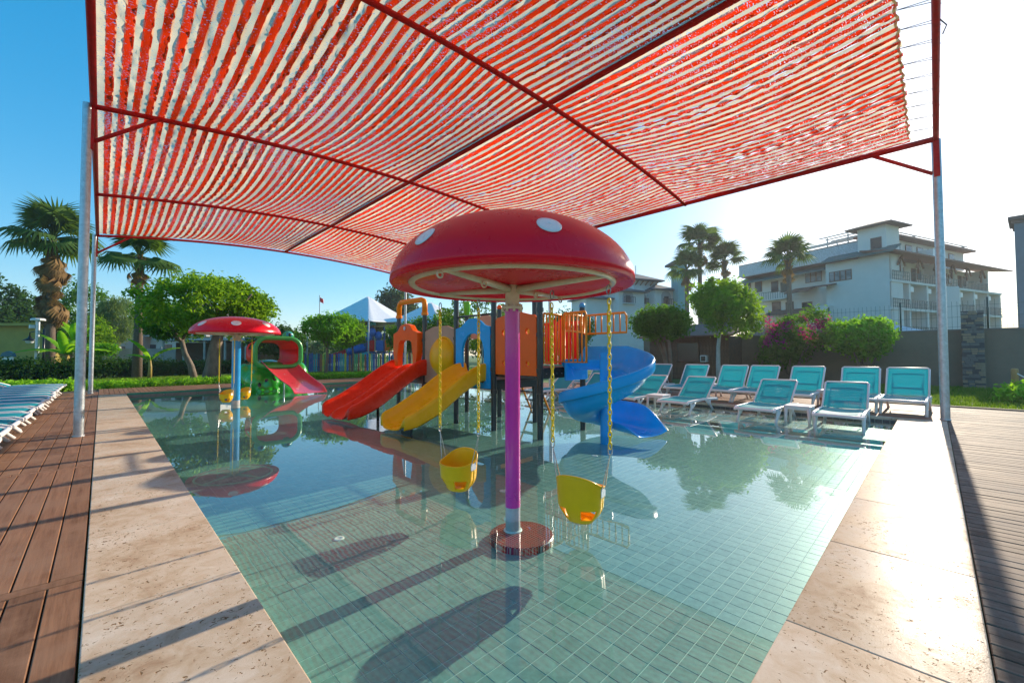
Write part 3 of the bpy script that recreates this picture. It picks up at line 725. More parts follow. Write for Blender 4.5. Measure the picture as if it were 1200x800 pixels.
# blue arch panel with the yellow chute through it
arch_in = [(.60+.36*math.cos(a), 1.34+.40*math.sin(a)) for a in [math.pi*i/14 for i in range(15)]]
outer = [(.04, .60), (1.19, .60), (1.19, 1.86), (1.0, 1.90), (.86, 2.0), (.72, 2.06), (.5, 2.06), (.36, 2.0), (.22, 1.90), (.04, 1.86)]
panel(outer, XA-.02, 6.25, .06, m_blusl, 'panel', ([(.24, .72)]+[(.96, .72)]+arch_in,))
MB().bx(XB-.02, XB+.02, 6.4, 7.45, pz(.8), pz(1.9)).build('panel', m_yel, ps, bevel=.02)
# tan panel with a yellow bubble
panel([(.02, .62), (1.25, .62), (1.25, 1.86), (.9, 1.96), (.35, 1.96), (.02, 1.86)], 5.66, 7.5, .05, m_tan)
def bub(u, v):
    a = 2*math.pi*u; r_ = .43*math.sin(v*math.pi/2); return (5.64-.26*math.cos(v*math.pi/2), 7.98+r_*math.cos(a), pz(1.25)+r_*math.sin(a))
MB().grid(bub, 32, 10).build('bubble', m_yel, ps, True)
MB().tube([(5.63, 7.98+.45*math.cos(a), pz(1.25)+.45*math.sin(a)) for a in [2*math.pi*i/32 for i in range(32)]], .022, 8, closed=True).build('bubble_rim', m_yel, ps, True)
panel([(.1, 1.7), (1.1, 1.7), (1.05, 2.0), (.8, 2.25), (.5, 2.33), (.2, 2.2)], 6.96, 7.5, .04, m_tan)
for z in (2.12,): MB().tube([(XA, 6.25, pz(z)), (XA, 7.46, pz(z))], .021, 8).build('crossbar', m_black, ps, True)
for z in (1.4, 1.9): MB().tube([(XB, 8.8, pz(z)), (XB, 10.06, pz(z))], .021, 8).build('crossbar', m_black, ps, True)
for k in range(7): MB().tube([(XB, 9.0+k*.15, pz(.8)), (XB, 9.0+k*.15, pz(1.9))], .014, 8).build('bar', m_black, ps, True)
# orange hood over the red double slide
hood_in = [(.27, 1.0), (.27, 1.25), (.33, 1.60), (.45, 1.66), (.82, 1.66), (.93, 1.60), (1.0, 1.25), (1.0, 1.0)]
hood_out = [(1.14, 1.0), (1.22, 1.35), (1.22, 1.84), (1.0, 1.90), (.86, 2.04), (.63, 2.08), (.42, 2.04), (.28, 1.90), (.06, 1.84), (.06, 1.35), (.14, 1.0)]
hd = panel(hood_in+hood_out, 5.56, 8.80, .16, m_org, 'hood')
MB().lathe([(.001, 0), (.05, .0), (.05, .012), (.001, .014)], 14).build('badge', m_steel, hd).matrix_local = Matrix.Translation((-.085, 9.43, pz(1.96))) @ Matrix.Rotation(R(-90), 4, 'Y')
def chute(name, path, w, lanes, wall, mat, n=40):
    """path: (x, ycentre, z) key points; open trough"""
    def lerp(t):
        f = t*(len(path)-1); i = min(int(f), len(path)-2); u = f-i
        p0 = path[max(i-1, 0)]; p1 = path[i]; p2 = path[i+1]; p3 = path[min(i+2, len(path)-1)]
        return [0.5*((2*p1[k])+(-p0[k]+p2[k])*u+(2*p0[k]-5*p1[k]+4*p2[k]-p3[k])*u*u+(-p0[k]+3*p1[k]-3*p2[k]+p3[k])*u**3) for k in range(3)]
    if lanes == 1: pr = [(-.515, -.45), (-.53, .78), (-.515, .95), (-.485, 1), (-.455, .95), (-.42, .5), (-.36, .14), (-.26, .02), (-.1, 0), (.1, 0), (.26, .02), (.36, .14), (.42, .5), (.455, .95), (.485, 1), (.515, .95), (.53, .78), (.515, -.45)]
    else: pr = [(-.52, -.45), (-.53, .78), (-.515, .95), (-.49, 1), (-.465, .95), (-.44, .5), (-.40, .14), (-.34, .02), (-.16, .02), (-.08, .16), (-.035, .5), (0, .6), (.035, .5), (.08, .16), (.16, .02), (.34, .02), (.40, .14), (.44, .5), (.465, .95), (.49, 1), (.515, .95), (.53, .78), (.52, -.45)]
    m = len(pr)-1
    def fn(u, v):
        p = lerp(u); f = pr[round(v*m)]
        fade = 1-max(0, (u-.86)/.14)**2*.75
        rnd_end = max(0, (u-.9)/.1)
        return (p[0]+.10*rnd_end**2*(abs(f[0])/.5)**2, p[1]+f[0]*w*(1-.12*rnd_end**2), pz(p[2])+f[1]*wall*fade*(1 if f[1] >= 0 else max(0.0, min(1.0, (.93-u)/.35))))
    return MB().grid(fn, n, m).build(name, mat, ps, True, solid=.02, subsurf=1)
chute('slide', [(5.72, 6.86, .86), (5.45, 6.86, .84), (5.05, 6.86, .66), (4.6, 6.86, .38), (4.2, 6.84, .17), (3.9, 6.82, .03), (3.62, 6.80, -.02)], .84, 1, .25, m_yelsl)
chute('slide', [(5.75, 9.40, .90), (5.45, 9.38, .88), (5.0, 9.3, .66), (4.5, 9.18, .38), (4.05, 9.06, .16), (3.75, 9.0, .03), (3.45, 8.95, -.03)], 1.38, 2, .27, m_redpl)
MB().bx(4.0, 4.06, 6.7, 7.0, pz(FZ), pz(-.01)).build('slide_foot', m_black, ps)
MB().tube([(4.6, 9.1, 0), (4.6, 9.1, pz(.4))], .035, 8).build('slide_leg', m_black, ps, True)
# blue spiral slide
SC = Vector((6.17, 3.97)); Zk = [(80, 1.02), (0, 1.00), (-60, .80), (-120, .56), (-180, .33), (-250, .12), (-310, .03), (-372, -.03), (-420, -.05)]
def zspi(th):
    for (a, za), (b_, zb) in zip(Zk[:-1], Zk[1:]):
        if b_ <= th <= a: t = (a-th)/(a-b_); t = t; return za+(zb-za)*t
    return Zk[-1][1]
prof_s = [(.09, .20), (.12, .10), (.18, .03), (.28, 0), (.42, 0), (.54, .02), (.64, .09), (.72, .22), (.765, .38), (.785, .45), (.805, .42), (.80, .25)]
def spi(u, v):
    f = prof_s[round(v*(len(prof_s)-1))]
    L0, Lh, L1 = 1.06, 372/360*2*math.pi*.42, .62; tot = L0+Lh+L1; s_ = u*tot
    if s_ < L0:
        y = SC.y+(L0-s_); return (SC.x+f[0], y, pz(1.01)+f[1])
    if s_ < L0+Lh:
        th = -(s_-L0)/Lh*372; a = R(th); return (SC.x+f[0]*math.cos(a), SC.y+f[0]*math.sin(a), pz(zspi(th))+f[1])
    q = s_-L0-Lh; a = R(-372); hd_ = Vector((math.sin(a), -math.cos(a)))
    k = q/L1; fade = 1-k*k*.9
    off = .0
    h_ = f[1]*fade
    if f[0] < .28: h_ = max(h_, f[1]*fade)
    return (SC.x+f[0]*math.cos(a)+hd_.x*q, SC.y+f[0]*math.sin(a)+hd_.y*q, pz(-.03-.02*k)+h_)
spo = MB().grid(spi, 120, len(prof_s)-1).build('slide', m_blusl, ps, True, solid=.022, subsurf=1); spo['label'] = 'bright blue spiral slide'
cl = MB().tube([(SC.x, SC.y, 0), (SC.x, SC.y, pz(1.32))], .10, 20).build('slide_column', m_blusl, ps, True); smooth_by_angle(cl.data)
MB().bx(6.24, 6.92, 4.86, 4.93, pz(.80), pz(1.20)).build('slide_entry', m_blusl, ps, bevel=.02)
# ladder at the back
for s_ in (6.5, 7.1): MB().tube([(7.75, s_, 0), (7.05, s_, pz(1.0)), (6.98, s_, pz(1.7))], .024, 8).build('ladder_rail', m_orgy, ps, True)
for k in range(4): MB().bx(7.62-k*.17, 7.78-k*.17, 6.5, 7.1, pz(-.02+k*.22)-.02, pz(-.02+k*.22)+.01).build('ladder_step', m_black, ps)

# ================================================================== FROG SLIDE
def spotted():
    nt = N('frog_green'); tc = nt.n('ShaderNodeTexCoord'); mp = nt.n('ShaderNodeMapping'); mp.inputs['Scale'].default_value = (3.4, 3.4, 2.3); nt.l(tc.outputs['Object'], mp.inputs[0])
    vo = nt.n('ShaderNodeTexVoronoi'); vo.inputs['Scale'].default_value = 1.0; nt.l(mp.outputs[0], vo.inputs[0])
    cc = ramp(nt, vo.outputs['Distance'], [(0.19, (.012, .012, .012)), (0.23, (.02, .36, .02))])
    nt.l(cc, nt.b.inputs['Base Color']); nt.b.inputs['Roughness'].default_value = .25; nt.b.inputs['Coat Weight'].default_value = .5
    return nt.mat
m_frog = spotted(); m_frog2 = plain('frog_plain_green', (.03, .33, .05), .3, .12, 4, coat=.4)
m_pink = plain('faded_red_slide', (.66, .05, .07), .3, .12, 3, coat=.4)
m_eyeb = plain('eye_blue', (.03, .30, .42), .25, .1, 4); m_dark = plain('black_paint', (.01, .01, .01), .3, .1, 4)
fc = at(298, 16.35); FX, FY = fc.x, fc.y
fr_ = thing('frog_slide', 'green frog with black spots whose red open mouth holds a slide', 'slide', (FX, FY, FZ), 0)
b = MB()
for c_, r_ in (((-.25, .30, .66), (.95, .85, .68)), ((.35, .45, .6), (.75, .8, .62)), ((-.72, -.25, .45), (.42, .5, .48)), ((-.30, -.55, .35), (.35, .35, .38)), ((.45, -.45, .38), (.42, .40, .42)), ((1.0, .35, .62), (.36, .5, .62)), ((-1.0, .35, .60), (.34, .5, .6)), ((-.45, -.85, .14), (.14, .22, .14)), ((-.22, -.88, .14), (.12, .22, .14)), ((-.70, -.78, .14), (.13, .22, .14)), ((.1, -.62, .25), (.4, .3, .25))):
    b.ell((c_[0]+.75, c_[1], c_[2]), r_, 20, 14)
fb = b.build('body', m_frog, fr_, True)
m = fb.modifiers.new('re', 'REMESH'); m.mode = 'VOXEL'; m.voxel_size = .045; m.use_smooth_shade = True
m = fb.modifiers.new('sm', 'SMOOTH'); m.iterations = 8; m.factor = .6
def rrect(w, h, r_, n=8):
    pts = []
    for (cx_, cz_, a0) in ((w/2-r_, h/2-r_, 0), (-w/2+r_, h/2-r_, 90), (-w/2+r_, -h/2+r_*.7, 180), (w/2-r_, -h/2+r_*.7, 270)):
        for i in range(n+1):
            a = R(a0+90*i/n); rz_ = r_ if cz_ > 0 else r_*.7
            pts.append((cx_+r_*math.cos(a), cz_+rz_*math.sin(a)))
    return pts
MW, MH, MZ, MX, MY = 1.62, 1.12, 1.62, .72, -.55
rp = rrect(MW, MH, .42)
lipo = MB().tube([(MX+u, MY, MZ+v) for u, v in rp], .085, 10, closed=True).build('lip', m_frog2, fr_, True)
def tun(u, v):
    k = round(u*len(rp)) % len(rp); q = 1-.25*v
    return (MX+rp[k][0]*q-.25*v, MY+1.15*v, MZ+rp[k][1]*q)
MB().grid(tun, len(rp), 6, keep=lambda u, v: not (.36 < u < .47 and .25 < v < .85)).build('mouth', m_redpan, fr_, True, solid=.03)
for s_ in (-.52, .42):
    e_ = MB().ell((MX+s_, MY+.30, MZ+.66), (.22, .22, .21)).build('eye_socket', m_frog2, fr_, True)
    MB().ell((MX+s_, MY+.16, MZ+.70), (.14, .10, .13)).build('eye', m_eyeb, e_, True)
    MB().ell((MX+s_, MY+.075, MZ+.71), (.06, .03, .07)).build('pupil', m_dark, e_, True)
def fsl(u, v):
    prf = [(-.5, .17), (-.49, .19), (-.46, .15), (-.40, .03), (-.2, 0), (.2, 0), (.40, .03), (.46, .15), (.49, .19), (.5, .17)]
    f = prf[round(v*9)]; w = 1.25-.15*u
    z = (MZ-MH/2+.06)*(1-u)+(-.05-FZ)*u-.10*math.sin(math.pi*u)
    fade = 1-max(0, (u-.85)/.15)**2
    return (MX+.08+f[0]*w+.22*u, MY+.35-3.1*u, z+f[1]*fade)
MB().grid(fsl, 30, 9).build('slide', m_pink, fr_, True, solid=.02, subsurf=1)
MB().tube([(MX+.05, MY-.55, 0), (MX+.05, MY-.55, .78)], .03, 8).build('slide_leg', m_steel, fr_, True)

# ================================================================== SUN LOUNGERS
def sling():
    nt = N('turquoise_sling'); tc = nt.n('ShaderNodeTexCoord')
    no = nt.n('ShaderNodeTexNoise'); no.inputs['Scale'].default_value = 260; no.inputs['Detail'].default_value = 2; nt.l(tc.outputs['Object'], no.inputs[0])
    cc = ramp(nt, no.outputs[0], [(0.35, (.012, .36, .43)), (0.65, (.03, .50, .58))])
    nt.l(cc, nt.b.inputs['Base Color']); nt.b.inputs['Roughness'].default_value = .6
    tr = nt.n('ShaderNodeBsdfTranslucent'); tr.inputs[0].default_value = (.04, .74, .84, 1)
    m1 = nt.n('ShaderNodeMixShader'); m1.inputs[0].default_value = .45; nt.l(nt.b.outputs[0], m1.inputs[1]); nt.l(tr.outputs[0], m1.inputs[2])
    tp = nt.n('ShaderNodeBsdfTransparent'); m2 = nt.n('ShaderNodeMixShader'); m2.inputs[0].default_value = .20
    nt.l(m1.outputs[0], m2.inputs[1]); nt.l(tp.outputs[0], m2.inputs[2]); nt.l(m2.outputs[0], nt.out.inputs[0])
    return nt.mat
m_sling = sling()
def lounger(ang):
    """foot end at x = 0, head towards +x"""
    t = put('sun_lounger', None)
    w = .36; hs = .33; hx = 1.18
    def side(s): 
        return [(0.0, s*w, hs-.035), (.10, s*w, hs), (.6, s*w, hs+.005), (1.0, s*w, hs+.005), (1.25, s*w, hs-.01), (1.6, s*w, hs-.03), (1.88, s*w, hs-.05)]
    fr = MB()
    for s in (-1, 1):
        pts = side(s); b = fr
        for (a, c) in zip(pts[:-1], pts[1:]):
            a = Vector(a); c = Vector(c)
            vv = [a+Vector((0, -.024, -.035)), a+Vector((0, .024, -.035)), a+Vector((0, .024, .02)), a+Vector((0, -.024, .02)), c+Vector((0, -.024, -.035)), c+Vector((0, .024, -.035)), c+Vector((0, .024, .02)), c+Vector((0, -.024, .02))]
            b.add(vv, [(0, 3, 2, 1), (4, 5, 6, 7), (0, 1, 5, 4), (1, 2, 6, 5), (2, 3, 7, 6), (3, 0, 4, 7)])
    fr.tube([(.0, -w, hs-.03), (-.012, -w*.6, hs-.025), (-.018, 0, hs-.022), (-.012, w*.6, hs-.025), (0, w, hs-.03)], .032, 8)
    for x in (.45, 1.18, 1.86): fr.box((x, 0, hs-.03), (.05, 2*w, .03))
    fr.build('seat_frame', m_white, t, bevel=.008)
    for s in (-1, 1):
        for (x0, x1, xm) in ((.20, .09, .26), (1.42, 1.62, 1.38)):
            b = MB(); yy = s*(w-.005)
            b.tube([(x0+(.05 if x1 < x0 else -.05), yy, hs-.03), (xm, yy, hs*.55), (x1, yy, 0)], [.034, .028, .026], 8)
            b.tube([(x0+(.30 if x1 < x0 else -.28), yy, hs-.03), (xm+(.05 if x1 < x0 else -.04), yy, hs*.5)], [.026, .024], 8)
            b.build('leg', m_white, t, True)
    def seat(u, v):
        x = .03+u*(hx-.03); y = (-1+2*v)*(w-.015); return (x, y, hs+.012-.022*math.sin(math.pi*v)*(1-.2*u)+(-.03*(1-u*8) if u < .125 else 0))
    MB().grid(seat, 16, 10).build('seat_sling', m_sling, t, True, solid=.004)
    ca, sa = math.cos(ang), math.sin(ang); BL = .80
    def bp_(u, y, off=0): return (hx+.02+u*BL*ca-off*sa, y, hs+.015+u*BL*sa+off*ca)
    pts = [bp_(0, -w), bp_(.5, -w), bp_(.96, -w), bp_(1, -w+.03), bp_(1, 0), bp_(1, w-.03), bp_(.96, w), bp_(.5, w), bp_(0, w)]
    bf = MB().tube(pts, .020, 8).build('back_frame', m_white, t, True)
    def bs(u, v):
        q = bp_(u*.985, (-1+2*v)*(w-.01), -.018*math.sin(math.pi*v)); return q
    MB().grid(bs, 12, 10).build('back_sling', m_sling, t, True, solid=.004)
    MB().tube([bp_(.30, -w+.1, -.03), bp_(.30, w-.1, -.03)], .014, 8).build('back_bar', m_white, t, True)
    MB().tube([bp_(.30, -w+.1, -.03), bp_(.82, -w+.1, -.03), bp_(.82, w-.1, -.03), bp_(.30, w-.1, -.03)], .011, 8).build('back_brace', m_white, t, True)
    q = bp_(.5, 0, -.03)
    for s in (-1, 1): MB().tube([(q[0], s*(w-.12), q[2]), (1.62, s*(w-.07), hs-.03)], .013, 8).build('prop', m_white, t, True)
    return t
lo_hi = lounger(R(49)); lo_lo = lounger(R(37))
used = set()
def place_lounger(proto, x, y, z, rz, label, group):
    if proto.name in used: o = copy_tree(proto)
    else: o = proto; used.add(proto.name)
    o.location = (x, y, z); o.rotation_euler = (0, 0, rz); return tag(o, label, 'sun lounger', group)
gW = 'loungers in the shallow water'; gT = 'loungers on the terrace'; gL = 'loungers on the red deck'
for (y, dx, lab) in ((1.27, .05, 'turquoise lounger in shallow water between the stone coping and a white table'),
                 (2.62, .0, 'turquoise lounger in shallow water, across the white table from the coping'),
                 (4.38, .1, 'turquoise sling lounger in shallow water, standing on its own before the white tree trunk'),
                 (5.72, .1, 'turquoise sling lounger in shallow water right behind the blue spiral slide'),
                 (7.30, .0, 'turquoise sling lounger in shallow water behind the black playground posts'),
                 (8.70, .0, 'turquoise sling lounger in shallow water behind the black playground posts')):
    place_lounger(lo_lo, 9.50+dx, y, SZ, R(rnd.uniform(-2.5, 2.5)), lab, gW)
for (y, lab) in ((.50, 'turquoise lounger on the terrace beside the tall steel post'),
                 (1.27, 'turquoise lounger on the terrace between a white table and the lounger beside the post'),
                 (2.42, 'turquoise lounger on the terrace in front of the bougainvillea'),
                 (3.46, 'turquoise lounger on the terrace, one of a touching pair, nearer the bougainvillea'),
                 (4.22, 'turquoise lounger on the terrace, one of a touching pair, nearer the white tree trunk'),
                 (5.30, 'turquoise lounger on the terrace in front of the wooden hut'),
                 (6.55, 'turquoise lounger on the terrace beside the forked tree'),
                 (7.9, 'turquoise lounger on the terrace behind the playground'), (8.75, 'turquoise lounger on the terrace behind the playground')):
    place_lounger(lo_hi, 11.85+rnd.uniform(-.04, .04), y, 0.0, R(rnd.uniform(-2, 2)), lab, gT)
lo_fl = lounger(R(24)); 
for k in range(14):
    place_lounger(lo_fl, -.86+rnd.uniform(-.03, .03), 7.55+k*.98, 0.0, math.pi+R(rnd.uniform(-1.5, 1.5)), 'turquoise lounger in the long row on the red deck, foot towards the pool', gL)
def side_table():
    t = put('side_table', None); h = .40
    MB().box((0, 0, h-.02), (.46, .46, .04)).build('table_top', m_white, t, bevel=.015)
    MB().box((0, 0, h-.06), (.42, .42, .045)).build('apron', m_white, t, bevel=.006)
    for sx in (-1, 1):
        for sy in (-1, 1):
            MB().tube([(sx*.19, sy*.19, h-.05), (sx*.205, sy*.205, 0)], [.034, .026], 8).build('leg', m_white, t, True)
    return t
tb = side_table()
for i, (x, y, z, lab) in enumerate(((10.15, 1.96, SZ, 'white plastic side table in shallow water between two loungers, nearer the coping'), (10.3, 5.05, SZ, 'white plastic side table in shallow water beside the spiral slide'),
                               (12.9, 1.86, 0, 'white plastic side table on the terrace beside the terracotta pot'), (13.2, 4.78, 0, 'white plastic side table on the terrace before the white tree trunk'))):
    o = tb if i == 0 else copy_tree(tb); o.location = (x, y, z); tag(o, lab, 'side table', 'white side tables')
m_terra = plain('terracotta', (.42, .10, .03), .6, .15, 8)
o = MB().lathe([(.07, 0), (.105, .17), (.125, .17), (.125, .22), (.105, .22), (.09, .05), (.001, .05)], 24).build('plant_pot', m_terra, None, True, loc=(12.55, 1.88, 0))
tag(o, 'small terracotta pot under the terrace side table', 'pot')

# ================================================================== VEGETATION
m_bark = plain('bark_grey', (.20, .15, .11), .9, .35, 6, .8, 18, stretch=(1, 1, .35))
m_barkw = plain('bark_whitewashed', (.55, .52, .48), .85, .2, 8, .5, 20)
m_palmb = plain('palm_bark', (.17, .12, .085), .95, .35, 9, 1.0, 12, stretch=(1, 1, 3))
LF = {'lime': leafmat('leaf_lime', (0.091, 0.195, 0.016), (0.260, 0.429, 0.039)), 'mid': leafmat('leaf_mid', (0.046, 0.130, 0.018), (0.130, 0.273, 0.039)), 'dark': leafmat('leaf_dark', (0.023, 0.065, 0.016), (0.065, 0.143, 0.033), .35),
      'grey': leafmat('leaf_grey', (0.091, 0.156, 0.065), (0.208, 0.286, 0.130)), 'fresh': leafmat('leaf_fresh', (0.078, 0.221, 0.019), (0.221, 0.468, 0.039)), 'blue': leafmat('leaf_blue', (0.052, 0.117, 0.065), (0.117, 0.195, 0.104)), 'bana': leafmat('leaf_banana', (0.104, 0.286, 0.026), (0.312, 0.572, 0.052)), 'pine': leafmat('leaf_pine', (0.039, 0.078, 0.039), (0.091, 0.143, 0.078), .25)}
m_flow = leafmat('bougainvillea_bract', (.30, .02, .22), (.55, .05, .42), .4)
m_palm = leafmat('palm_frond', (.045, .10, .025), (.11, .19, .05), .35); m_dead = leafmat('dead_frond', (.16, .10, .045), (.34, .22, .10), .25)
def leaves(mb, centre, rad, n, size, rg, outward=True, droop=0.0, slim=.5):
    for _ in range(n):
        d = Vector((rg.gauss(0, 1), rg.gauss(0, 1), rg.gauss(0, 1))); d.normalize()
        rr = rad*(rg.random()**.45)
        p = centre+d*rr
        nrm = (d*.7+Vector((rg.gauss(0, .5), rg.gauss(0, .5), rg.gauss(.45, .5)))).normalized()
        u = nrm.orthogonal().normalized(); a = rg.uniform(0, 6.28); u = Matrix.Rotation(a, 3, nrm)@u
        u = (u+Vector((0, 0, -droop))).normalized(); v = nrm.cross(u).normalized()
        s = size*rg.uniform(.6, 1.25)
        mb.add([p-u*s*.5, p+v*s*slim*.5+nrm*s*.08, p+u*s*.5-nrm*s*.1, p-v*s*slim*.5+nrm*s*.08], [(0, 1, 2, 3)])
def crown(parent, c, r, n_clump, per, size, mat, seed, clump_r=.45, droop=.2, slim=.5, flat=0.0, name='crown'):
    rg = random.Random(seed); mb = MB(); lob = [(Vector((rg.gauss(0, 1), rg.gauss(0, 1), rg.gauss(.2, .8))).normalized(), rg.uniform(.15, .55)) for _ in range(9)]
    for k in range(n_clump):
        d = Vector((rg.gauss(0, 1), rg.gauss(0, 1), rg.gauss(.15, 1))); d.normalize()
        q = .5+sum(w_*max(0, d.dot(l_))**4 for l_, w_ in lob)
        rr = rg.uniform(.55, 1.0)**.6*q
        p = Vector((c[0]+d.x*r[0]*rr, c[1]+d.y*r[1]*rr, c[2]+d.z*r[2]*rr*(1-flat if d.z < 0 else 1)))
        leaves(mb, p, clump_r*rg.uniform(.45, 1.35), per, size, rg, droop=droop, slim=slim)
    return mb.build(name, mat, parent)
def limb_tree(name, label, base, h_trunk, lean, r0, c_off, r, mat, seed, n_clump=110, per=34, size=.19, clump_r=.42, bark=None, forks=4, droop=.2, group=None, slim=.5, trunks=1):
    t = thing(name, label, 'tree', base, 0, group); rg = random.Random(seed+100)
    for q in range(trunks):
        ln = Vector((lean[0], lean[1], 0))+Vector((rg.uniform(-.3, .3), rg.uniform(-.3, .3), 0))*(q > 0)*1.6
        top = Vector((ln.x, ln.y, h_trunk)); st = Vector((rg.uniform(-.1, .1), rg.uniform(-.1, .1), 0))*(q > 0)*2
        pts = [st+Vector((0, 0, -.05)), st+top*.33+Vector((rg.uniform(-.07, .07), rg.uniform(-.07, .07), 0)), st+top*.66+Vector((rg.uniform(-.08, .08), rg.uniform(-.08, .08), 0)), top]
        tk = MB().tube(pts, [r0*1.35, r0, r0*.86, r0*.72], 10).build('trunk', bark or m_bark, t, True)
        cc = Vector(c_off)
        for k in range(forks):
            a = 2*math.pi*k/forks+rg.uniform(-.4, .4)
            e = cc+Vector((math.cos(a)*r[0]*.6, math.sin(a)*r[1]*.6, rg.uniform(-.25, .35)*r[2])); m1 = top.lerp(e, .45)+Vector((0, 0, rg.uniform(-.05, .12)))
            MB().tube([top-Vector((0, 0, .12)), m1, e], [r0*.55, r0*.36, r0*.12], 7).build('limb', bark or m_bark, tk, True)
    crown(t, c_off, r, n_clump, per, size, mat, seed, clump_r, droop, slim)
    return t
# --- trees by their trunks and crowns
def tree_px(name, label, px, depth, y_bot, y_top, half_px, mat, seed, trunk_dx=0, r0=.14, zscale=1, **kw):
    b = at(px+trunk_dx, depth); zt, zb = zat(y_top, depth), zat(y_bot, depth); cz = (zt+zb)/2
    cxy = at(px, depth); R_ = half_px/FPX*depth
    off = (cxy.x-b.x, cxy.y-b.y, cz)
    return limb_tree(name, label, (b.x, b.y, -.06), max(.6, zb+(zt-zb)*.12), (off[0]*.55, off[1]*.55), r0, off, (R_*.86, R_*.86, (zt-zb)*.46), mat, seed, **kw)
tree_px('broadleaf_tree', 'wide bright green tree with a thick forked trunk beside the lawn', 262, 22, 398, 312, 84, LF['lime'], 11, trunk_dx=-14, r0=.34, n_clump=300, per=44, size=.24, clump_r=.55, forks=6)
tree_px('broadleaf_tree', 'leaning grey trunk tree with dark leaves left of the thick forked tree', 200, 24, 402, 352, 40, LF['mid'], 12, trunk_dx=28, r0=.16, n_clump=130, per=40, size=.22, clump_r=.5)
tree_px('round_tree', 'small round dark green tree with a slim trunk before the second playground', 384, 26, 408, 360, 38, LF['fresh'], 13, trunk_dx=-2, r0=.09, n_clump=170, per=40, size=.20, clump_r=.4)
tree_px('round_tree', 'small leafy tree partly behind the round dark green one', 413, 27.5, 408, 373, 20, LF['mid'], 14, r0=.07, n_clump=70, per=36, size=.2)
tree_px('broadleaf_tree', 'bushy green tree behind the orange playground hood', 480, 30, 415, 370, 34, LF['mid'], 15, r0=.12, n_clump=150, per=38, size=.24, clump_r=.5)
tree_px('broadleaf_tree', 'bright green tree behind the tan playground panel', 525, 30, 420, 362, 36, LF['lime'], 16, r0=.12, n_clump=150, per=36, size=.24, clump_r=.5)
tree_px('broadleaf_tree', 'green tree behind the orange face panel', 585, 32, 420, 362, 40, LF['mid'], 17, r0=.12, n_clump=140, per=36, size=.26, clump_r=.55)
tree_px('broadleaf_tree', 'green tree behind the orange railing of the playground', 668, 32, 420, 352, 42, LF['mid'], 18, r0=.12, n_clump=150, per=36, size=.26, clump_r=.55)
tree_px('forked_tree', 'bushy tree with several crooked bare stems behind the lounger terrace', 772, 18.2, 402, 358, 42, LF['mid'], 19, trunk_dx=10, r0=.075, n_clump=190, per=40, size=.19, clump_r=.36, bark=m_bark, forks=3, trunks=3)
tree_px('lawn_tree', 'bright green tree with a pale straight trunk in front of the wall', 846, 20, 392, 326, 50, LF['lime'], 20, trunk_dx=-4, r0=.10, n_clump=260, per=42, size=.20, clump_r=.42, bark=m_barkw)
tree_px('evergreen_tree', 'tall dark evergreen mass behind the yellow building', 12, 40, 420, 335, 48, LF['dark'], 21, r0=.3, n_clump=200, per=40, size=.42, clump_r=.9)
tree_px('evergreen_tree', 'dark broad tree behind the palm with the brown skirt', 85, 36, 425, 340, 34, LF['mid'], 22, r0=.2, n_clump=160, per=38, size=.32, clump_r=.7)
tree_px('willow_tree', 'feathery grey green drooping tree behind the steel posts', 132, 34, 425, 328, 26, LF['grey'], 23, r0=.16, n_clump=220, per=46, size=.30, clump_r=.6, droop=1.6, slim=.18)
tree_px('broadleaf_tree', 'olive green tree between the feathery tree and the slim palm', 105, 31, 425, 362, 22, LF['lime'], 24, r0=.12, n_clump=90, per=36, size=.26, clump_r=.5)
tree_px('broadleaf_tree', 'dark leafy tree filling the gap beside the round dark green tree', 335, 33, 425, 375, 36, LF['dark'], 25, r0=.12, n_clump=140, per=36, size=.28, clump_r=.55)
tree_px('pine_tree', 'tall grey green pine rising behind the white tent', 465, 60, 400, 330, 32, LF['pine'], 26, r0=.25, n_clump=120, per=36, size=.6, clump_r=1.3)
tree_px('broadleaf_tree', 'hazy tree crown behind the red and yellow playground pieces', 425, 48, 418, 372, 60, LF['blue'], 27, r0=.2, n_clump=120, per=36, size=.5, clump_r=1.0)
tree_px('clipped_shrub', 'small round clipped tree with a thin white stem before the fence', 123, 28, 418, 399, 12, LF['fresh'], 28, r0=.05, n_clump=50, per=40, size=.16, clump_r=.28, bark=m_barkw)

# --- bushes against the wall
def bush(name, label, px, depth, y_top, y_bot, half_px, mat, seed, flowers=0, size=.17, n_clump=150, per=44):
    c = at(px, depth); zt, zb = zat(y_top, depth), max(.1, zat(y_bot, depth)); R_ = half_px/FPX*depth
    t = thing(name, label, 'bush', (c.x, c.y, -.06)); rg = random.Random(seed)
    for k in range(5):
        a = rg.uniform(0, 6.28); MB().tube([(rg.uniform(-.15, .15), rg.uniform(-.15, .15), 0), (math.cos(a)*R_*.25, math.sin(a)*R_*.25, zt*.4), (math.cos(a)*R_*.5, math.sin(a)*R_*.5, zt*.75)], [.05, .035, .015], 6).build('stem', m_bark, t, True)
    crown(t, (0, 0, (zt+zb)/2+.06), (R_*.85, R_*.7, (zt-zb)*.47), n_clump, per, size, mat, seed, .34, .25, name='foliage')
    if flowers:
        mb = MB()
        for k in range(flowers):
            a = rg.uniform(-1, 1); p = Vector((0, 0, (zt+zb)/2+.06))+(rt*a*R_*.8)-fw*R_*.45*math.sqrt(max(0, 1-a*a))+Vector((0, 0, (zt-zb)*rg.uniform(.02, .47)))
            leaves(mb, p, .24, 26, .11, rg, slim=.8)
        mb.build('flowers', m_flow, t)
    return t
bush('bougainvillea', 'bougainvillea bush with purple flowers climbing the wall', 925, 19.4, 371, 438, 52, LF['mid'], 31, flowers=46, n_clump=190)
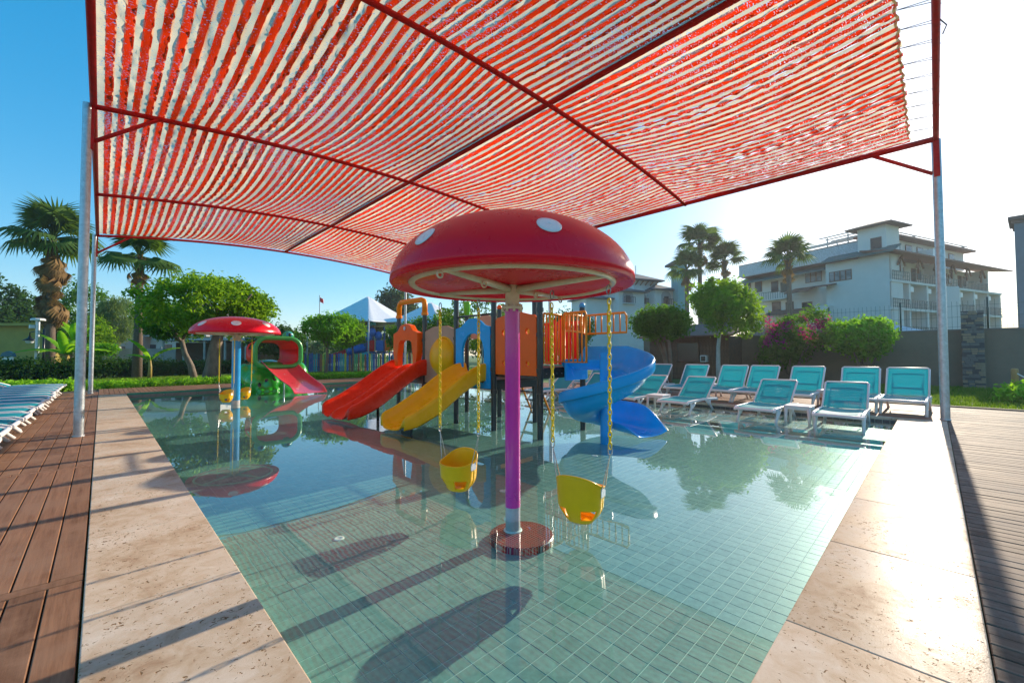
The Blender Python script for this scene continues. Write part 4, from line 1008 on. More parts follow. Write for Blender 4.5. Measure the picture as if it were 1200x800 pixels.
bush('shrub', 'dense dark shrub with yellow tips hanging over the wall', 1016, 17.4, 368, 432, 50, LF['fresh'], 32, n_clump=190)
bush('shrub', 'leafy bush next to the wooden post with rope', 1196, 11.4, 462, 492, 22, LF['bana'], 33, size=.16, n_clump=50, per=30)

# --- fan palms: every frond its own piece
def fan_mesh(dead=False):
    mb = MB(); n = 22; L = 1.0
    mb.tube([(0, 0, 0), (.45, 0, .06 if not dead else 0), (.85, 0, .04)], [.03, .022, .014], 5)
    for i in range(n):
        a = R((-118+236*i/(n-1))*(1 if not dead else .42)); d = Vector((math.cos(a), math.sin(a), 0)); s = Vector((-math.sin(a), math.cos(a), 0))
        ln = (.95 if not dead else .75)*(1-.28*abs(a)/2.1); c = Vector((.82, 0, .04))
        m_ = c+d*ln*.55+Vector((0, 0, .05)); e = c+d*ln+Vector((0, 0, (-.30 if not dead else -.12)-.16*((i*7) % 5)/5)); w = .062 if not dead else .045
        mb.add([c, m_-s*w*.8, e, m_+s*w*.8], [(0, 1, 2, 3)])
    return mb.mesh('frond', m_dead if dead else m_palm)
fan_g, fan_d = fan_mesh(), fan_mesh(True)
def palm(label, px, depth, y_crown, trunk_r, frond_s, n_green, n_dead, skirt, y_base=None, seed=1, group='fan palms'):
    b = at(px, depth); zc = zat(y_crown, depth); rg = random.Random(seed)
    t = thing('fan_palm', label, 'palm tree', (b.x, b.y, -.06), 0, group)
    MB().tube([(0, 0, 0), (rg.uniform(-.1, .1), rg.uniform(-.1, .1), zc*.5), (0, 0, zc)], [trunk_r*1.25, trunk_r, trunk_r*.8], 12).build('trunk', m_palmb, t, True)
    hd_ = MB()
    for k in range(26):
        a = rg.uniform(0, 6.28); z = zc-rg.uniform(0, 1.0)*frond_s; hd_.tube([(math.cos(a)*trunk_r*.7, math.sin(a)*trunk_r*.7, z-.25), (math.cos(a)*trunk_r*1.6, math.sin(a)*trunk_r*1.6, z+.1)], [.06, .03], 5)
    tag(hd_.build('leaf_base', m_dead, t), kind='stuff')
    for k in range(n_green):
        el = R(rg.uniform(-28, 82)) if k > 4 else R(rg.uniform(55, 88)); az = k*2.39996+rg.uniform(-.3, .3)
        put('frond', fan_g, t, (0, 0, zc), Euler((rg.uniform(-.4, .4), -el, az), 'XYZ'), frond_s*rg.uniform(.8, 1.12))
    for k in range(n_dead):
        el = R(rg.uniform(-89, -66)); az = k*2.39996+rg.uniform(-.4, .4)
        put('dead_frond', fan_d, t, (0, 0, zc-rg.uniform(.1, skirt)), Euler((rg.uniform(-.5, .5), -el, az), 'XYZ'), frond_s*rg.uniform(.5, .95))
    return t
palm('fan palm with a thick skirt of dead brown fronds behind the steel post', 58, 27, 276, .24, 1.55, 40, 110, 4.0, seed=41)
palm('slim fan palm with a ringed trunk beside the clipped shrub', 161, 25, 297, .20, 1.35, 26, 8, .5, seed=42)
palm('tall fan palm, highest of the cluster behind the pale trunked tree', 822, 48, 283, .25, 1.6, 30, 10, 1.2, seed=43)
palm('fan palm of the cluster, next to the hotel roof', 851, 47, 305, .25, 1.5, 26, 8, 1.0, seed=44)
palm('low fan palm of the cluster, in front of the turquoise tower', 806, 46, 315, .24, 1.45, 26, 8, 1.0, seed=45)
palm('single fan palm standing before the hotel facade', 926, 37, 302, .22, 1.35, 30, 6, .6, seed=46)
# --- banana plants
def banana_mesh():
    mb = MB(); n = 14
    def fn(u, v):
        w = .19*math.sin(math.pi*min(1, u*.94+.05))**.55; y = (-1+2*v)*w
        x = u*1.6; z = .55*u-.95*u*u-.09*abs(y)/.19+.014*math.sin(u*46)*abs(y)/.19
        return (x, y, z)
    mb.grid(fn, 30, 4); return mb.mesh('leaf', LF['bana'], True)
ban = banana_mesh()
def banana(label, px, depth, h, n, sc, seed):
    b = at(px, depth); rg = random.Random(seed); t = thing('banana_plant', label, 'banana plant', (b.x, b.y, -.06), 0, 'banana plants')
    MB().tube([(0, 0, 0), (.02, 0, h*.6), (0, .02, h)], [.11*sc, .085*sc, .05*sc], 10).build('stem', plain('banana_stem', (.34, .24, .05), .6, .3, 6), t, True)
    for k in range(n):
        el = R(rg.uniform(5, 60)); az = k*2.2+rg.uniform(-.4, .4)
        put('leaf', ban, t, (0, 0, h-.05), Euler((rg.uniform(-.3, .3), -el, az), 'XYZ'), sc*rg.uniform(.75, 1.1))
    return t
banana('large banana plant with broad leaves near the lamp post', 76, 24, 1.5, 10, 1.15, 51)
banana('tall banana plant with a yellow stem behind the thick steel post', 88, 25, 2.2, 6, 1.1, 52)
banana('young banana plant with one bright yellow leaf beside the path', 176, 23.3, 1.15, 5, 1.0, 53)
# --- hedges and ground planting
def strip_plants(name, p0, p1, wid, h, n, size, mat, seed, label):
    rg = random.Random(seed); mb = MB(); p0 = Vector(p0); p1 = Vector(p1); d = p1-p0; s_ = Vector((-d.y, d.x, 0)).normalized()
    for k in range(n):
        q = p0+d*rg.random()+s_*rg.uniform(-wid, wid); hh = h*rg.uniform(.45, 1.1)
        leaves(mb, q+Vector((0, 0, hh*.5)), .22*h/.4, 16, size, rg, slim=.45)
    o = mb.build(name, mat); return tag(o, kind='stuff')
strip_plants('border_planting', (-2.5, 23.1, 0), (20, 24.5, 0), .35, .32, 900, .13, LF['bana'], 61, '')
strip_plants('hedge', (-14, 33.0, 0), (3, 36, 0), .55, 1.25, 1400, .2, LF['dark'], 62, '')
strip_plants('hedge', (3, 36.0, 0), (14, 40, 0), .7, 1.0, 900, .22, LF['dark'], 63, '')
strip_plants('border_planting', (-4, 22.0, 0), (-.8, 22.9, 0), .5, .45, 260, .2, LF['bana'], 64, '')
# --- lawns: short blades
rg = random.Random(71); mb = MB()
def blades(x0, x1, y0, y1, n, h):
    for _ in range(n):
        x, y = rg.uniform(x0, x1), rg.uniform(y0, y1); a = rg.uniform(0, 6.28); w = .012; hh = h*rg.uniform(.5, 1.2)
        dx, dy = math.cos(a)*w, math.sin(a)*w; lx, ly = rg.uniform(-.03, .03), rg.uniform(-.03, .03)
        mb.add([(x-dx, y-dy, -.08), (x+dx, y+dy, -.08), (x+lx, y+ly, -.08+hh)], [(0, 1, 2)])
blades(14.7, 24.4, -4, 8, 42000, .11); blades(-4, 16, 23.2, 34, 42000, .11)
tag(mb.build('lawn_grass', leafmat('grass_blade', (.09, .17, .02), (.20, .32, .04), .3)), kind='stuff')

# ================================================================== BOUNDARY WALL AND GARDEN THINGS
m_wallb = plain('wall_render_brown', (.24, .185, .135), .9, .14, 1.2, .3, 40)
m_stone = [plain('wall_stone_'+n_, c_, .85, .25, 7, .7, 25) for n_, c_ in (('grey', (.20, .19, .18)), ('dark', (.11, .10, .10)), ('tan', (.36, .27, .18)))]
m_dgreen = plain('dark_green_metal', (.015, .06, .045), .5, .2, 8); m_brown = plain('brown_timber', (.16, .075, .04), .7, .3, 5, .3, 30)
WX = 24.6
wl_ = thing('garden_wall', 'long brown rendered garden wall behind the lawn', 'wall', (0, 0, 0))
MB().bx(WX, WX+.25, -30, 13, -.1, 2.2).build('wall', m_wallb, wl_)
MB().bx(WX-.03, WX+.28, -30, 13, 2.202, 2.26).build('wall_cap', plain('wall_cap', (.24, .21, .19), .8, .2, 3), wl_)
for y in [-24+2.5*i for i in range(14)]:
    fp = MB().tube([(WX+.12, y, 2.25), (WX+.12, y, 3.5)], .03, 8).build('fence_post', m_dgreen, wl_, True)
    mesh_ = MB()
    for k in range(16): mesh_.bx(WX+.118, WX+.122, y+.15*k+.06, y+.15*k+.068, 2.28, 3.4)
    for z in (2.35, 2.75, 3.2): mesh_.bx(WX+.115, WX+.125, y, y+2.5, z, z+.008)
    tag(mesh_.build('fence_mesh', m_dgreen, wl_), kind='stuff')
sp = P(1141, 452); sp = Vector((WX-.1, sp.y*(WX/sp.x), 0))
pl = thing('stone_pillar', 'rough stacked stone pillar set into the garden wall', 'pillar', (WX-.14, sp.y, -.08))
MB().bx(-.22, .40, -.28, .28, 0, 2.95).build('core', m_stone[1], pl)
rg = random.Random(81); z = .02
while z < 2.98:
    hh = rg.choice((.07, .09, .12)); y = -.31
    while y < .29:
        w = min(rg.uniform(.12, .30), .31-y); 
        if w < .05: break
        d = rg.uniform(.05, .10)
        o = put('stone', MB().chbox((0, 0, 0), (.10, w-.015, hh-.012), .012).mesh('stone', rg.choice(m_stone)), pl, (-.23-d*.5+.02, y+w/2, z+hh/2)); y += w
    z += hh
# timber hut at the end of the wall
hc = at(806, 22.5); ht = thing('wooden_hut', 'brown timber hut with a tiled roof behind the forked tree', 'hut', (hc.x, hc.y, -.08), R(0))
k = 22.5/FPX
for i in range(26):
    w = .16; put('plank', MB().bx(-.015, .015, -.074, .074, 0, 2.3+.0*i).mesh('plank', m_brown), ht, (0, -2.0+i*w, 0))
MB().bx(.02, 3.0, -2.05, 2.2, 0, 2.28).build('hut_wall', m_brown, ht)
wd = MB().bx(-.05, -.02, -.55, .55, .95, 1.95).build('window', plain('dark_glass', (.015, .017, .02), .15, .2, 3), ht)
for (a, b_, c_, d_) in ((-.62, -.55, .9, 2.0), (.55, .62, .9, 2.0)): MB().bx(-.07, -.016, a, b_, c_, d_).build('frame', m_brown, wd)
m_rooft = plain('roof_tile_brown', (.22, .10, .07), .8, .3, 6, .5, 20)
b = MB(); b.add([(-.5, -2.4, 2.25), (3.4, -2.4, 3.1), (3.4, 2.6, 3.1), (-.5, 2.6, 2.25), (-.5, -2.4, 2.33), (3.4, -2.4, 3.18), (3.4, 2.6, 3.18), (-.5, 2.6, 2.33)], [(0, 3, 2, 1), (4, 5, 6, 7), (0, 1, 5, 4), (1, 2, 6, 5), (2, 3, 7, 6), (3, 0, 4, 7)])
b.build('roof', m_rooft, ht)
# small white speaker box on a short stand before the wall
q = at(825, 21.6); bx_ = thing('garden_speaker', 'small white and black box speaker mounted low by the wall', 'speaker', (q.x, q.y, -.08))
MB().bx(-.14, .14, -.16, .16, .95, 1.30).build('case', m_white, bx_, bevel=.02); MB().bx(-.155, -.141, -.11, .11, 1.0, 1.25).build('grille', m_dark, bx_); MB().tube([(0, 0, 0), (0, 0, .96)], .025, 8).build('stand', m_dark, bx_, True)
# rope posts at the lawn corner
m_logp = plain('round_log', (.45, .26, .10), .7, .25, 6, .4, 20, stretch=(1, 1, .3))
rp0 = at(1188, 11.9); rpt = thing('rope_post', 'round timber post with a white rope at the corner of the lawn', 'post', (rp0.x, rp0.y, -.08))
MB().lathe([(.075, 0), (.075, .90), (.06, .935), (.001, .94)], 16).build('log', m_logp, rpt, True)
e2 = at(1250, 10.6)-rp0; MB().tube([(e2.x*t_, e2.y*t_, .84-.9*t_*(1-t_)) for t_ in [i/14 for i in range(15)]], .014, 6).build('rope', m_white, rpt, True)
# black hose lying at the wall foot
q0, q1 = at(960, 20.5), at(1000, 20.0)
o = MB().tube([(q0.x+(q1.x-q0.x)*t_, q0.y+(q1.y-q0.y)*t_, -.02+.9*math.sin(math.pi*min(1, t_*1.1))*(1-t_)) for t_ in [i/16 for i in range(17)]], .02, 6).build('hose', m_dark, None, True)
tag(o, 'black hose arching off the ground by the wall', 'hose')

# ---- left garden: building, fence, lamps, bin, sign
m_ochre = plain('ochre_render', (.40, .31, .07), .9, .12, 1, .2, 30); m_conc = plain('concrete_wall', (.46, .45, .43), .9, .15, 1.5, .3, 20)
m_glassd = plain('window_glass_dark', (.03, .04, .05), .08, .3, 2)
def face_box(name, label, cat, px0, px1, depth, z1, dep, mat, z0=-.08, wins=(), turn=0.0):
    """box whose front stands square to the viewing axis at the given depth; wins in metres (x, z, w, h) on the front"""
    a, b_ = at(px0, depth), at(px1, depth); w = (b_-a).length*math.cos(turn); ang = math.atan2(rt.y, rt.x)-turn
    t = thing(name, label, cat, (a.x, a.y, z0), ang)
    MB().bx(0, w, 0, dep, 0, z1-z0).build('wall', mat, t)
    for (x, z, ww, hh) in wins:
        f = MB().bx(x-.06, x+ww+.06, -.04, .02, z-.06, z+hh+.06).build('window', m_brown, t); MB().bx(x, x+ww, -.055, -.03, z, z+hh).build('pane', m_glassd, f)
    return t, w
oh, w_ = face_box('ochre_building', 'low ochre yellow garden building with a flat roof', 'building', -90, 50, 34, zat(380, 34), 6, m_ochre, wins=((3.2, 1.2, 1.2, 1.0),))
MB().bx(-.3, w_+.3, -.5, 6.4, zat(380, 34)+.08, zat(380, 34)+.30).build('roof', m_ochre, oh)
fn_ = thing('boundary_fence', 'pale grey concrete fence wall behind the lawn', 'fence', (0, 0, -.08)); pa, pb = at(-40, 38), at(262, 40); d_ = pb-pa; nseg = 12
for i in range(nseg):
    c_ = pa+d_*((i+.5)/nseg); MB().box((c_.x, c_.y, 1.0), (d_.length/nseg-.06, .12, 2.0), math.atan2(d_.y, d_.x)).build('panel', m_conc, fn_)
    c_ = pa+d_*(i/nseg); MB().box((c_.x, c_.y, 1.08), (.16, .2, 2.2), math.atan2(d_.y, d_.x)).build('fence_post', m_conc, fn_)
q = at(43.5, 23.5); lp = thing('camera_pole', 'grey steel pole with a flat box head beside the lamp', 'pole', (q.x, q.y, -.08))
o = MB().tube([(0, 0, 0), (0, 0, zat(374, 23.5)+.08)], .09, 14).build('pole', m_steel, lp, True); smooth_by_angle(o.data)
MB().lathe([(.10, 0), (.30, .02), (.30, .10), (.24, .14), (.001, .15)], 10, (0, 0, zat(374, 23.5)+.08)).build('head', m_white, lp)
MB().box((-.2, .1, zat(374, 23.5)-.25), (.26, .18, .2), .4).build('camera_box', m_white, lp, bevel=.02)
q = at(51, 25); la = thing('garden_lamp', 'black lamp post with a hanging bell shade', 'lamp', (q.x, q.y, -.08)); zt_ = zat(382, 25)
MB().tube([(0, 0, 0), (0, 0, zt_)], .055, 10).build('post', m_dark, la, True); ex = rt*(-.85)
MB().tube([(0, 0, zt_-.35), (ex.x*.5, ex.y*.5, zt_-.12), (ex.x, ex.y, zt_-.2), (ex.x, ex.y, zt_-.45)], .03, 8).build('arm', m_dark, la, True)
sh_ = MB().lathe([(.05, 0), (.09, -.12), (.30, -.24), (.30, -.27), (.08, -.2)], 18, (ex.x, ex.y, zt_-.42)).build('shade', m_dark, la, True)
MB().ell((ex.x, ex.y, zt_-.72), (.19, .19, .17)).build('globe', plain('lamp_globe', (.7, .72, .75), .2, .05, 3), sh_, True)
q = at(34, 27); bn = thing('litter_bin', 'dark slatted litter bin beside the grey pole', 'bin', (q.x, q.y, -.08))
MB().lathe([(.36, 0), (.36, .85), (.001, .86)], 16).build('liner', m_dark, bn)
for k in range(14):
    a = 2*math.pi*k/14; put('slat', MB().bx(-.02, .02, -.06, .06, .03, .88).mesh('slat', m_brown), bn, (.38*math.cos(a), .38*math.sin(a), 0), (0, 0, a))
q = at(10, 28); sg = thing('notice_stand', 'small notice box with a blue pitched top on two legs', 'notice board', (q.x, q.y, -.08), math.atan2(rt.y, rt.x))
MB().bx(-.36, .36, -.05, .05, .45, 1.3).build('board', m_white, sg, bevel=.02); MB().bx(-.28, .28, -.062, -.051, .62, 1.05).build('notice', plain('notice_paper', (.35, .34, .28), .7, .4, 5), sg)
b = MB(); b.prism([(-.46, 1.3), (.46, 1.3), (.34, 1.56), (0, 1.68), (-.34, 1.56)], lambda u, v, k: (u, -.09+.18*k, v)); b.build('top', plain('sign_teal', (.03, .12, .16), .5, .2, 4), sg)
for s_ in (-.25, .25): MB().bx(s_-.05, s_+.05, -.04, .04, 0, .46).build('leg', m_logp, sg)
# pergola cafe behind the thick trunk
cf, w_ = face_box('garden_cafe', 'low dark open fronted garden shelter with a pale roof behind the trees', 'shelter', 206, 305, 37, 2.4, 5, m_dark)
MB().bx(-.6, w_+.6, -1.8, 5.2, 2.62, 2.82).build('roof', plain('pale_roof', (.52, .54, .58), .6, .1, 2), cf)
for i in range(5): MB().bx(.2+i*1.75, .32+i*1.75, -1.7, -1.58, 0, 2.6).build('shelter_post', m_conc, cf)
fb_, w_ = face_box('town_house', 'pale block of flats glimpsed between the palm and the broad tree', 'building', 165, 250, 62, 8.5, 8, plain('flat_render', (.62, .60, .58), .9, .1, 1), wins=[(1+2.4*i, 1.6+2.8*j, 1.2, 1.3) for i in range(4) for j in range(2)])
MB().bx(-.4, w_+.4, -.8, 8.3, 8.6, 8.9).build('roof', m_rooft, fb_)
for j in range(2): MB().bx(.3, w_-.3, -1.1, -.08, 4.1+2.8*j, 4.3+2.8*j).build('balcony', m_conc, fb_)
fb2, w_ = face_box('town_house', 'reddish house glimpsed behind the feathery drooping tree', 'building', 112, 162, 60, 6.5, 8, plain('pink_render', (.50, .32, .26), .9, .12, 1), wins=[(.8+2.2*i, 1.4+2.6*j, 1.2, 1.2) for i in range(2) for j in range(2)])
MB().bx(-.4, w_+.4, -.6, 8.3, 6.6, 6.85).build('roof', m_rooft, fb2)
fl_ = at(374, 75); o = thing('flag_pole', 'thin pole with a small flag above the trees', 'flag pole', (fl_.x, fl_.y, -.08)); MB().tube([(0, 0, 0), (0, 0, zat(344, 75))], .08, 8).build('pole', m_conc, o, True)
MB().grid(lambda u, v: (rt.x*u*.7, rt.y*u*.7+.08*math.sin(u*7), zat(346, 75)-v*.8-.5*u), 8, 4).build('flag', m_redpan, o, True, solid=.01)

# ---- second playground with tent
m_tent = plain('tent_membrane', (.74, .72, .72), .55, .06, 2)
tc_ = at(431, 42); tn = thing('tent_canopy', 'white peaked tent canopy over the far playground', 'tent', (tc_.x, tc_.y, -.08), R(20)); zp, ze = zat(346, 42), zat(377, 42)
def tent(u, v):
    a = 2*math.pi*u; s_ = 1/max(abs(math.cos(a)), abs(math.sin(a))); r_ = .12+(4.0*s_-.12)*v
    return (r_*math.cos(a), r_*math.sin(a), ze+(zp-ze)*(1-v)**1.2-.22*math.sin(math.pi*(u*4 % 1))*v+.02)
MB().grid(tent, 64, 10).build('membrane', m_tent, tn, True, solid=.01)
for sx in (-1, 1):
    for sy in (-1, 1): MB().tube([(sx*3.9, sy*3.9, 0), (sx*3.9, sy*3.9, ze)], .07, 8).build('tent_post', m_conc, tn, True)
tc2 = at(505, 43); tn2 = thing('tent_canopy', 'second white tent canopy partly behind the orange playground pipe', 'tent', (tc2.x, tc2.y, -.08), R(20))
zp_, ze_ = zp, ze; zp, ze = zat(353, 43), zat(380, 43)
MB().grid(tent, 64, 10).build('membrane', m_tent, tn2, True, solid=.01)
for sx in (-1, 1):
    for sy in (-1, 1): MB().tube([(sx*3.9, sy*3.9, 0), (sx*3.9, sy*3.9, ze)], .07, 8).build('tent_post', m_conc, tn2, True)
pc = [plain('picket_'+n_, c_, .5, .12, 4) for n_, c_ in (('teal', (.04, .32, .36)), ('blue', (.03, .13, .42)), ('green', (.10, .38, .12)), ('yellow', (.65, .50, .06)), ('rust', (.42, .12, .05)), ('navy', (.03, .05, .16)))]
pk = thing('picket_fence', 'multicoloured picket fence round the far playground', 'fence', (0, 0, -.08)); a, b_ = at(345, 33.5), at(505, 34); d_ = b_-a; rg = random.Random(91); npk = 62
for i in range(npk):
    c_ = a+d_*(i/npk); h_ = 1.45+rg.uniform(-.1, .1); put('picket', MB().prism([(-.065, 0), (.065, 0), (.065, h_-.08), (0, h_), (-.065, h_-.08)], lambda u, v, k: (u, -.02+.04*k, v)).mesh('picket', rg.choice(pc)), pk, (c_.x, c_.y, 0), (0, 0, math.atan2(d_.y, d_.x)))
for z in (.4, 1.1): MB().box((a.x+d_.x/2, a.y+d_.y/2+.05, z), (d_.length, .04, .07), math.atan2(d_.y, d_.x)).build('rail', pc[5], pk)
g2 = thing('far_playground', 'far playground tower with tube slides in red, blue and orange', 'playground', (at(440, 38).x, at(440, 38).y, -.08), math.atan2(rt.y, rt.x))
for x in (-.8, .8, 2.4):
    for y in (0, 1.6): MB().tube([(x, y, 0), (x, y, 4.0)], .08, 10).build('post', pc[5], g2, True)
MB().bx(-.8, 2.4, 0, 1.6, 1.5, 1.65).build('platform', pc[5], g2)
for i, m_ in enumerate((m_redpan, pc[1], m_org, pc[2])): MB().bx(-.75+i*.8, -.08+i*.8, -.06, -.02, 1.7, 2.7).build('panel', m_, g2, bevel=.03)
MB().tube([(2.2+.55*math.cos(a_), -.1, 1.2+.55*math.sin(a_)) for a_ in [2*math.pi*i/24 for i in range(24)]], .12, 10, closed=True).build('climbing_ring', pc[1], g2, True)
MB().lathe([(.02, 0), (.42, .02), (.42, .1), (.02, .12)], 18).build('disc', m_org, g2).matrix_local = Matrix.Translation((2.2, -.05, 1.2)) @ Matrix.Rotation(R(90), 4, 'X')
segs = [[(-.9, .3, 2.0), (-1.6, .3, 1.9), (-2.6, .2, 1.5)], [(-2.6, .2, 1.5), (-3.6, .1, 1.15), (-4.4, -.2, .9)], [(-4.4, -.2, .9), (-4.9, -.5, .7), (-5.1, -1.0, .5)]]
for s_, m_ in zip(segs, (pc[1], m_redpan, m_org)): MB().tube(s_, .42, 14).build('tube_slide', m_, g2, True)
MB().tube([(-.4, -.4, 1.3), (-1.4, -.8, 1.0), (-2.4, -1.0, .7)], .40, 14).build('tube_slide', pc[0], g2, True)
for q_ in ((.0, .0, 3.4), (.5, .2, 3.1), (-.3, 0, 3.0)): MB().ell((q_[0]-.3, q_[1], q_[2]), (.34, .34, .42), 12, 8).build('ornament', pc[1], g2, True)
MB().tube([(-.55, 0, 4.0), (-.3, 0, 4.25), (0, 0, 4.2)], .18, 10).build('ornament', pc[0], g2, True)

# ================================================================== HOTEL
m_hw = plain('hotel_white', (.74, .70, .66), .9, .06, .4, .15, 30); m_green = plain('hotel_green_band', (.05, .13, .12), .7, .15, 2)
m_mosb = plain('parapet_mosaic', (.46, .50, .54), .7, .35, 9); m_roofd = plain('hotel_roof_dark', (.10, .09, .09), .8, .25, 3)
m_curt = plain('window_curtained', (.22, .24, .26), .12, .5, 1.5)
HD = 43.5; hc = at(1045, HD); A_R = R(66)                        # right facade runs 66 degrees right of the view axis
dR = fw*math.cos(A_R)+rt*math.sin(A_R); hang = math.atan2(dR.y, dR.x); dL = Vector((-dR.y, dR.x, 0))
if dL.dot(fw) < 0: dL = -dL
hotel = thing('hotel', 'long white hotel with green eaves, balconies and a roof tower', 'building', (hc.x, hc.y, -.08), hang)
def onplane(px, py, org, nrm):
    d = ray(px, py); o_ = Vector((0, 0, H)); t = (org-o_).dot(nrm)/d.dot(nrm); return o_+d*t-Vector((hc.x, hc.y, -.08))
def fL(px, py, off=0.0):   # on left facade -> (distance along dL, z)
    v = onplane(px, py, Vector((hc.x, hc.y, 0))-dR*off, dR); return v.dot(dL), v.z
def fR(px, py, off=0.0):
    v = onplane(px, py, Vector((hc.x, hc.y, 0))-dL*off, dL); return v.dot(dR), v.z
EZ = fR(1045, 297)[1]                                              # eave height
YL = fL(862, 330)[0]; XR = fR(1172, 330)[0]; GY = fL(968, 330)[0]   # ends of facades, end of plain gable
PD = 2.4                                                          # left facade is set back beyond the gable
Wn = GY-.01
MB().bx(0, XR, 1.7, Wn, 0, EZ).build('wall', m_hw, hotel)           # main block, right facade recessed behind balconies
MB().bx(-.004, 2.6, 0, GY, 0, EZ).build('gable_wall', m_hw, hotel)
MB().bx(PD, 12, GY+.003, YL, 0, EZ-.1).build('wing_wall', m_hw, hotel)
def win(face, px0, py0, px1, py1, n=1, mat=None, off=0.0):
    if face == 'L':
        a0, z1 = fL(px1, py0, off); a1, z0 = fL(px0, py1, off)
    else:
        a0, z1 = fR(px0, py0, off); a1, z0 = fR(px1, py1, off)
    z0, z1 = min(z0, z1), max(z0, z1); a0, a1 = min(a0, a1), max(a0, a1); p = -off
    def bb(m_, a, b_, c, d, e, f): return m_.bx(p+e, p+f, a, b_, c, d) if face == 'L' else m_.bx(a, b_, p+e, p+f, c, d)
    f = bb(MB(), a0, a1, z0, z1, -.05, .03).build('window', m_brown, hotel)
    for i in range(n):
        w = (a1-a0)/n; bb(MB(), a0+i*w+.07, a0+(i+1)*w-.07, z0+.08, z1-.08, -.062, -.045).build('pane', mat or m_curt, f)
win('L', 972, 315, 998, 331, 4)
win('L', 944, 317, 963, 332, 3, off=-PD)
for (x0, x1) in ((872, 880), (885, 893), (904, 912), (915, 924)): win('L', x0, 329, x1, 343, 1, m_glassd, off=-PD)
for (x0, x1) in ((905, 915), (921, 930), (940, 952)): win('L', x0, 353, x1, 366, 1, m_glassd, off=-PD)
# wing balconies
def lbalc(px0, px1, py):
    a0, z0 = fL(px1, py, -PD); a1, _ = fL(px0, py, -PD); b0 = MB().bx(PD-1.3, PD-.01, a0, a1, z0-.15, z0).build('balcony', m_hw, hotel)
    n = int((a1-a0)/.3)
    for i in range(n+1): MB().bx(PD-1.28, PD-1.25, a0+(a1-a0)*i/n-.02, a0+(a1-a0)*i/n+.02, z0, z0+.95).build('baluster', m_dgreen, b0)
    MB().bx(PD-1.30, PD-1.23, a0, a1, z0+.95, z0+1.0).build('handrail', m_dgreen, b0)
lbalc(897, 927, 349); lbalc(868, 893, 352)
# green eave band and mosaic parapet on left facade
e0, e1 = -.9, YL+.4
def slab4(name, x0, z0, x1, z1, y0, y1, th, mat, par=None):
    b = MB(); b.add([(x0, y0, z0), (x1, y0, z1), (x1, y1, z1), (x0, y1, z0), (x0, y0, z0+th), (x1, y0, z1+th), (x1, y1, z1+th), (x0, y1, z0+th)], [(0, 3, 2, 1), (4, 5, 6, 7), (0, 1, 5, 4), (1, 2, 6, 5), (2, 3, 7, 6), (3, 0, 4, 7)]); return b.build(name, mat, par or hotel)
slab4('eave', -1.0, EZ-.05, .6, EZ+.75, -.8, GY, .16, m_green); slab4('eave', PD-1.7, EZ-.55, PD+.6, EZ+.55, GY+.003, YL+.4, .16, m_green)
MB().bx(.75, .95, .6, YL, EZ+.5, EZ+2.1).build('parapet', m_mosb, hotel)
MB().bx(.70, 1.0, .55, YL, EZ+2.102, EZ+2.2).build('parapet_cap', m_roofd, hotel)
MB().bx(.96, 11.5, 1.0, YL-.2, EZ+.4, EZ+.5).build('roof', m_roofd, hotel)
# roof pergola
for y in (2.2, 4.4, 6.6):
    for x in (1.4, 3.4): MB().bx(x-.05, x+.05, y-.05, y+.05, EZ+.5, EZ+3.4).build('pergola_post', m_conc, hotel)
for x in (1.2, 2.4, 3.6): MB().bx(x-.05, x+.05, 1.6, 7.4, EZ+3.402, EZ+3.52).build('pergola_beam', m_conc, hotel)
# lift tower
tx0, ty0, tw = .35, -.25, 2.6
tz = fR(1045, 262)[1]
MB().bx(tx0, tx0+tw, ty0+.6, ty0+.6+tw, EZ-.2, tz).build('tower', m_hw, hotel)
o_, r_ = .85, tz
b = MB(); cx_, cy_ = tx0+tw/2, ty0+.6+tw/2
b.add([(tx0-o_, ty0+.6-o_, r_), (tx0+tw+o_, ty0+.6-o_, r_), (tx0+tw+o_, ty0+.6+tw+o_, r_), (tx0-o_, ty0+.6+tw+o_, r_), (tx0-o_, ty0+.6-o_, r_+.14), (tx0+tw+o_, ty0+.6-o_, r_+.14), (tx0+tw+o_, ty0+.6+tw+o_, r_+.14), (tx0-o_, ty0+.6+tw+o_, r_+.14), (cx_, cy_, r_+.85)], [(0, 3, 2, 1), (0, 1, 5, 4), (1, 2, 6, 5), (2, 3, 7, 6), (3, 0, 4, 7), (4, 5, 8), (5, 6, 8), (6, 7, 8), (7, 4, 8)])
b.build('tower_roof', m_roofd, hotel)
MB().bx(tx0-.03, tx0, ty0+1.0, ty0+2.0, EZ+.55, EZ+2.0).build('tower_door', m_dark, hotel)
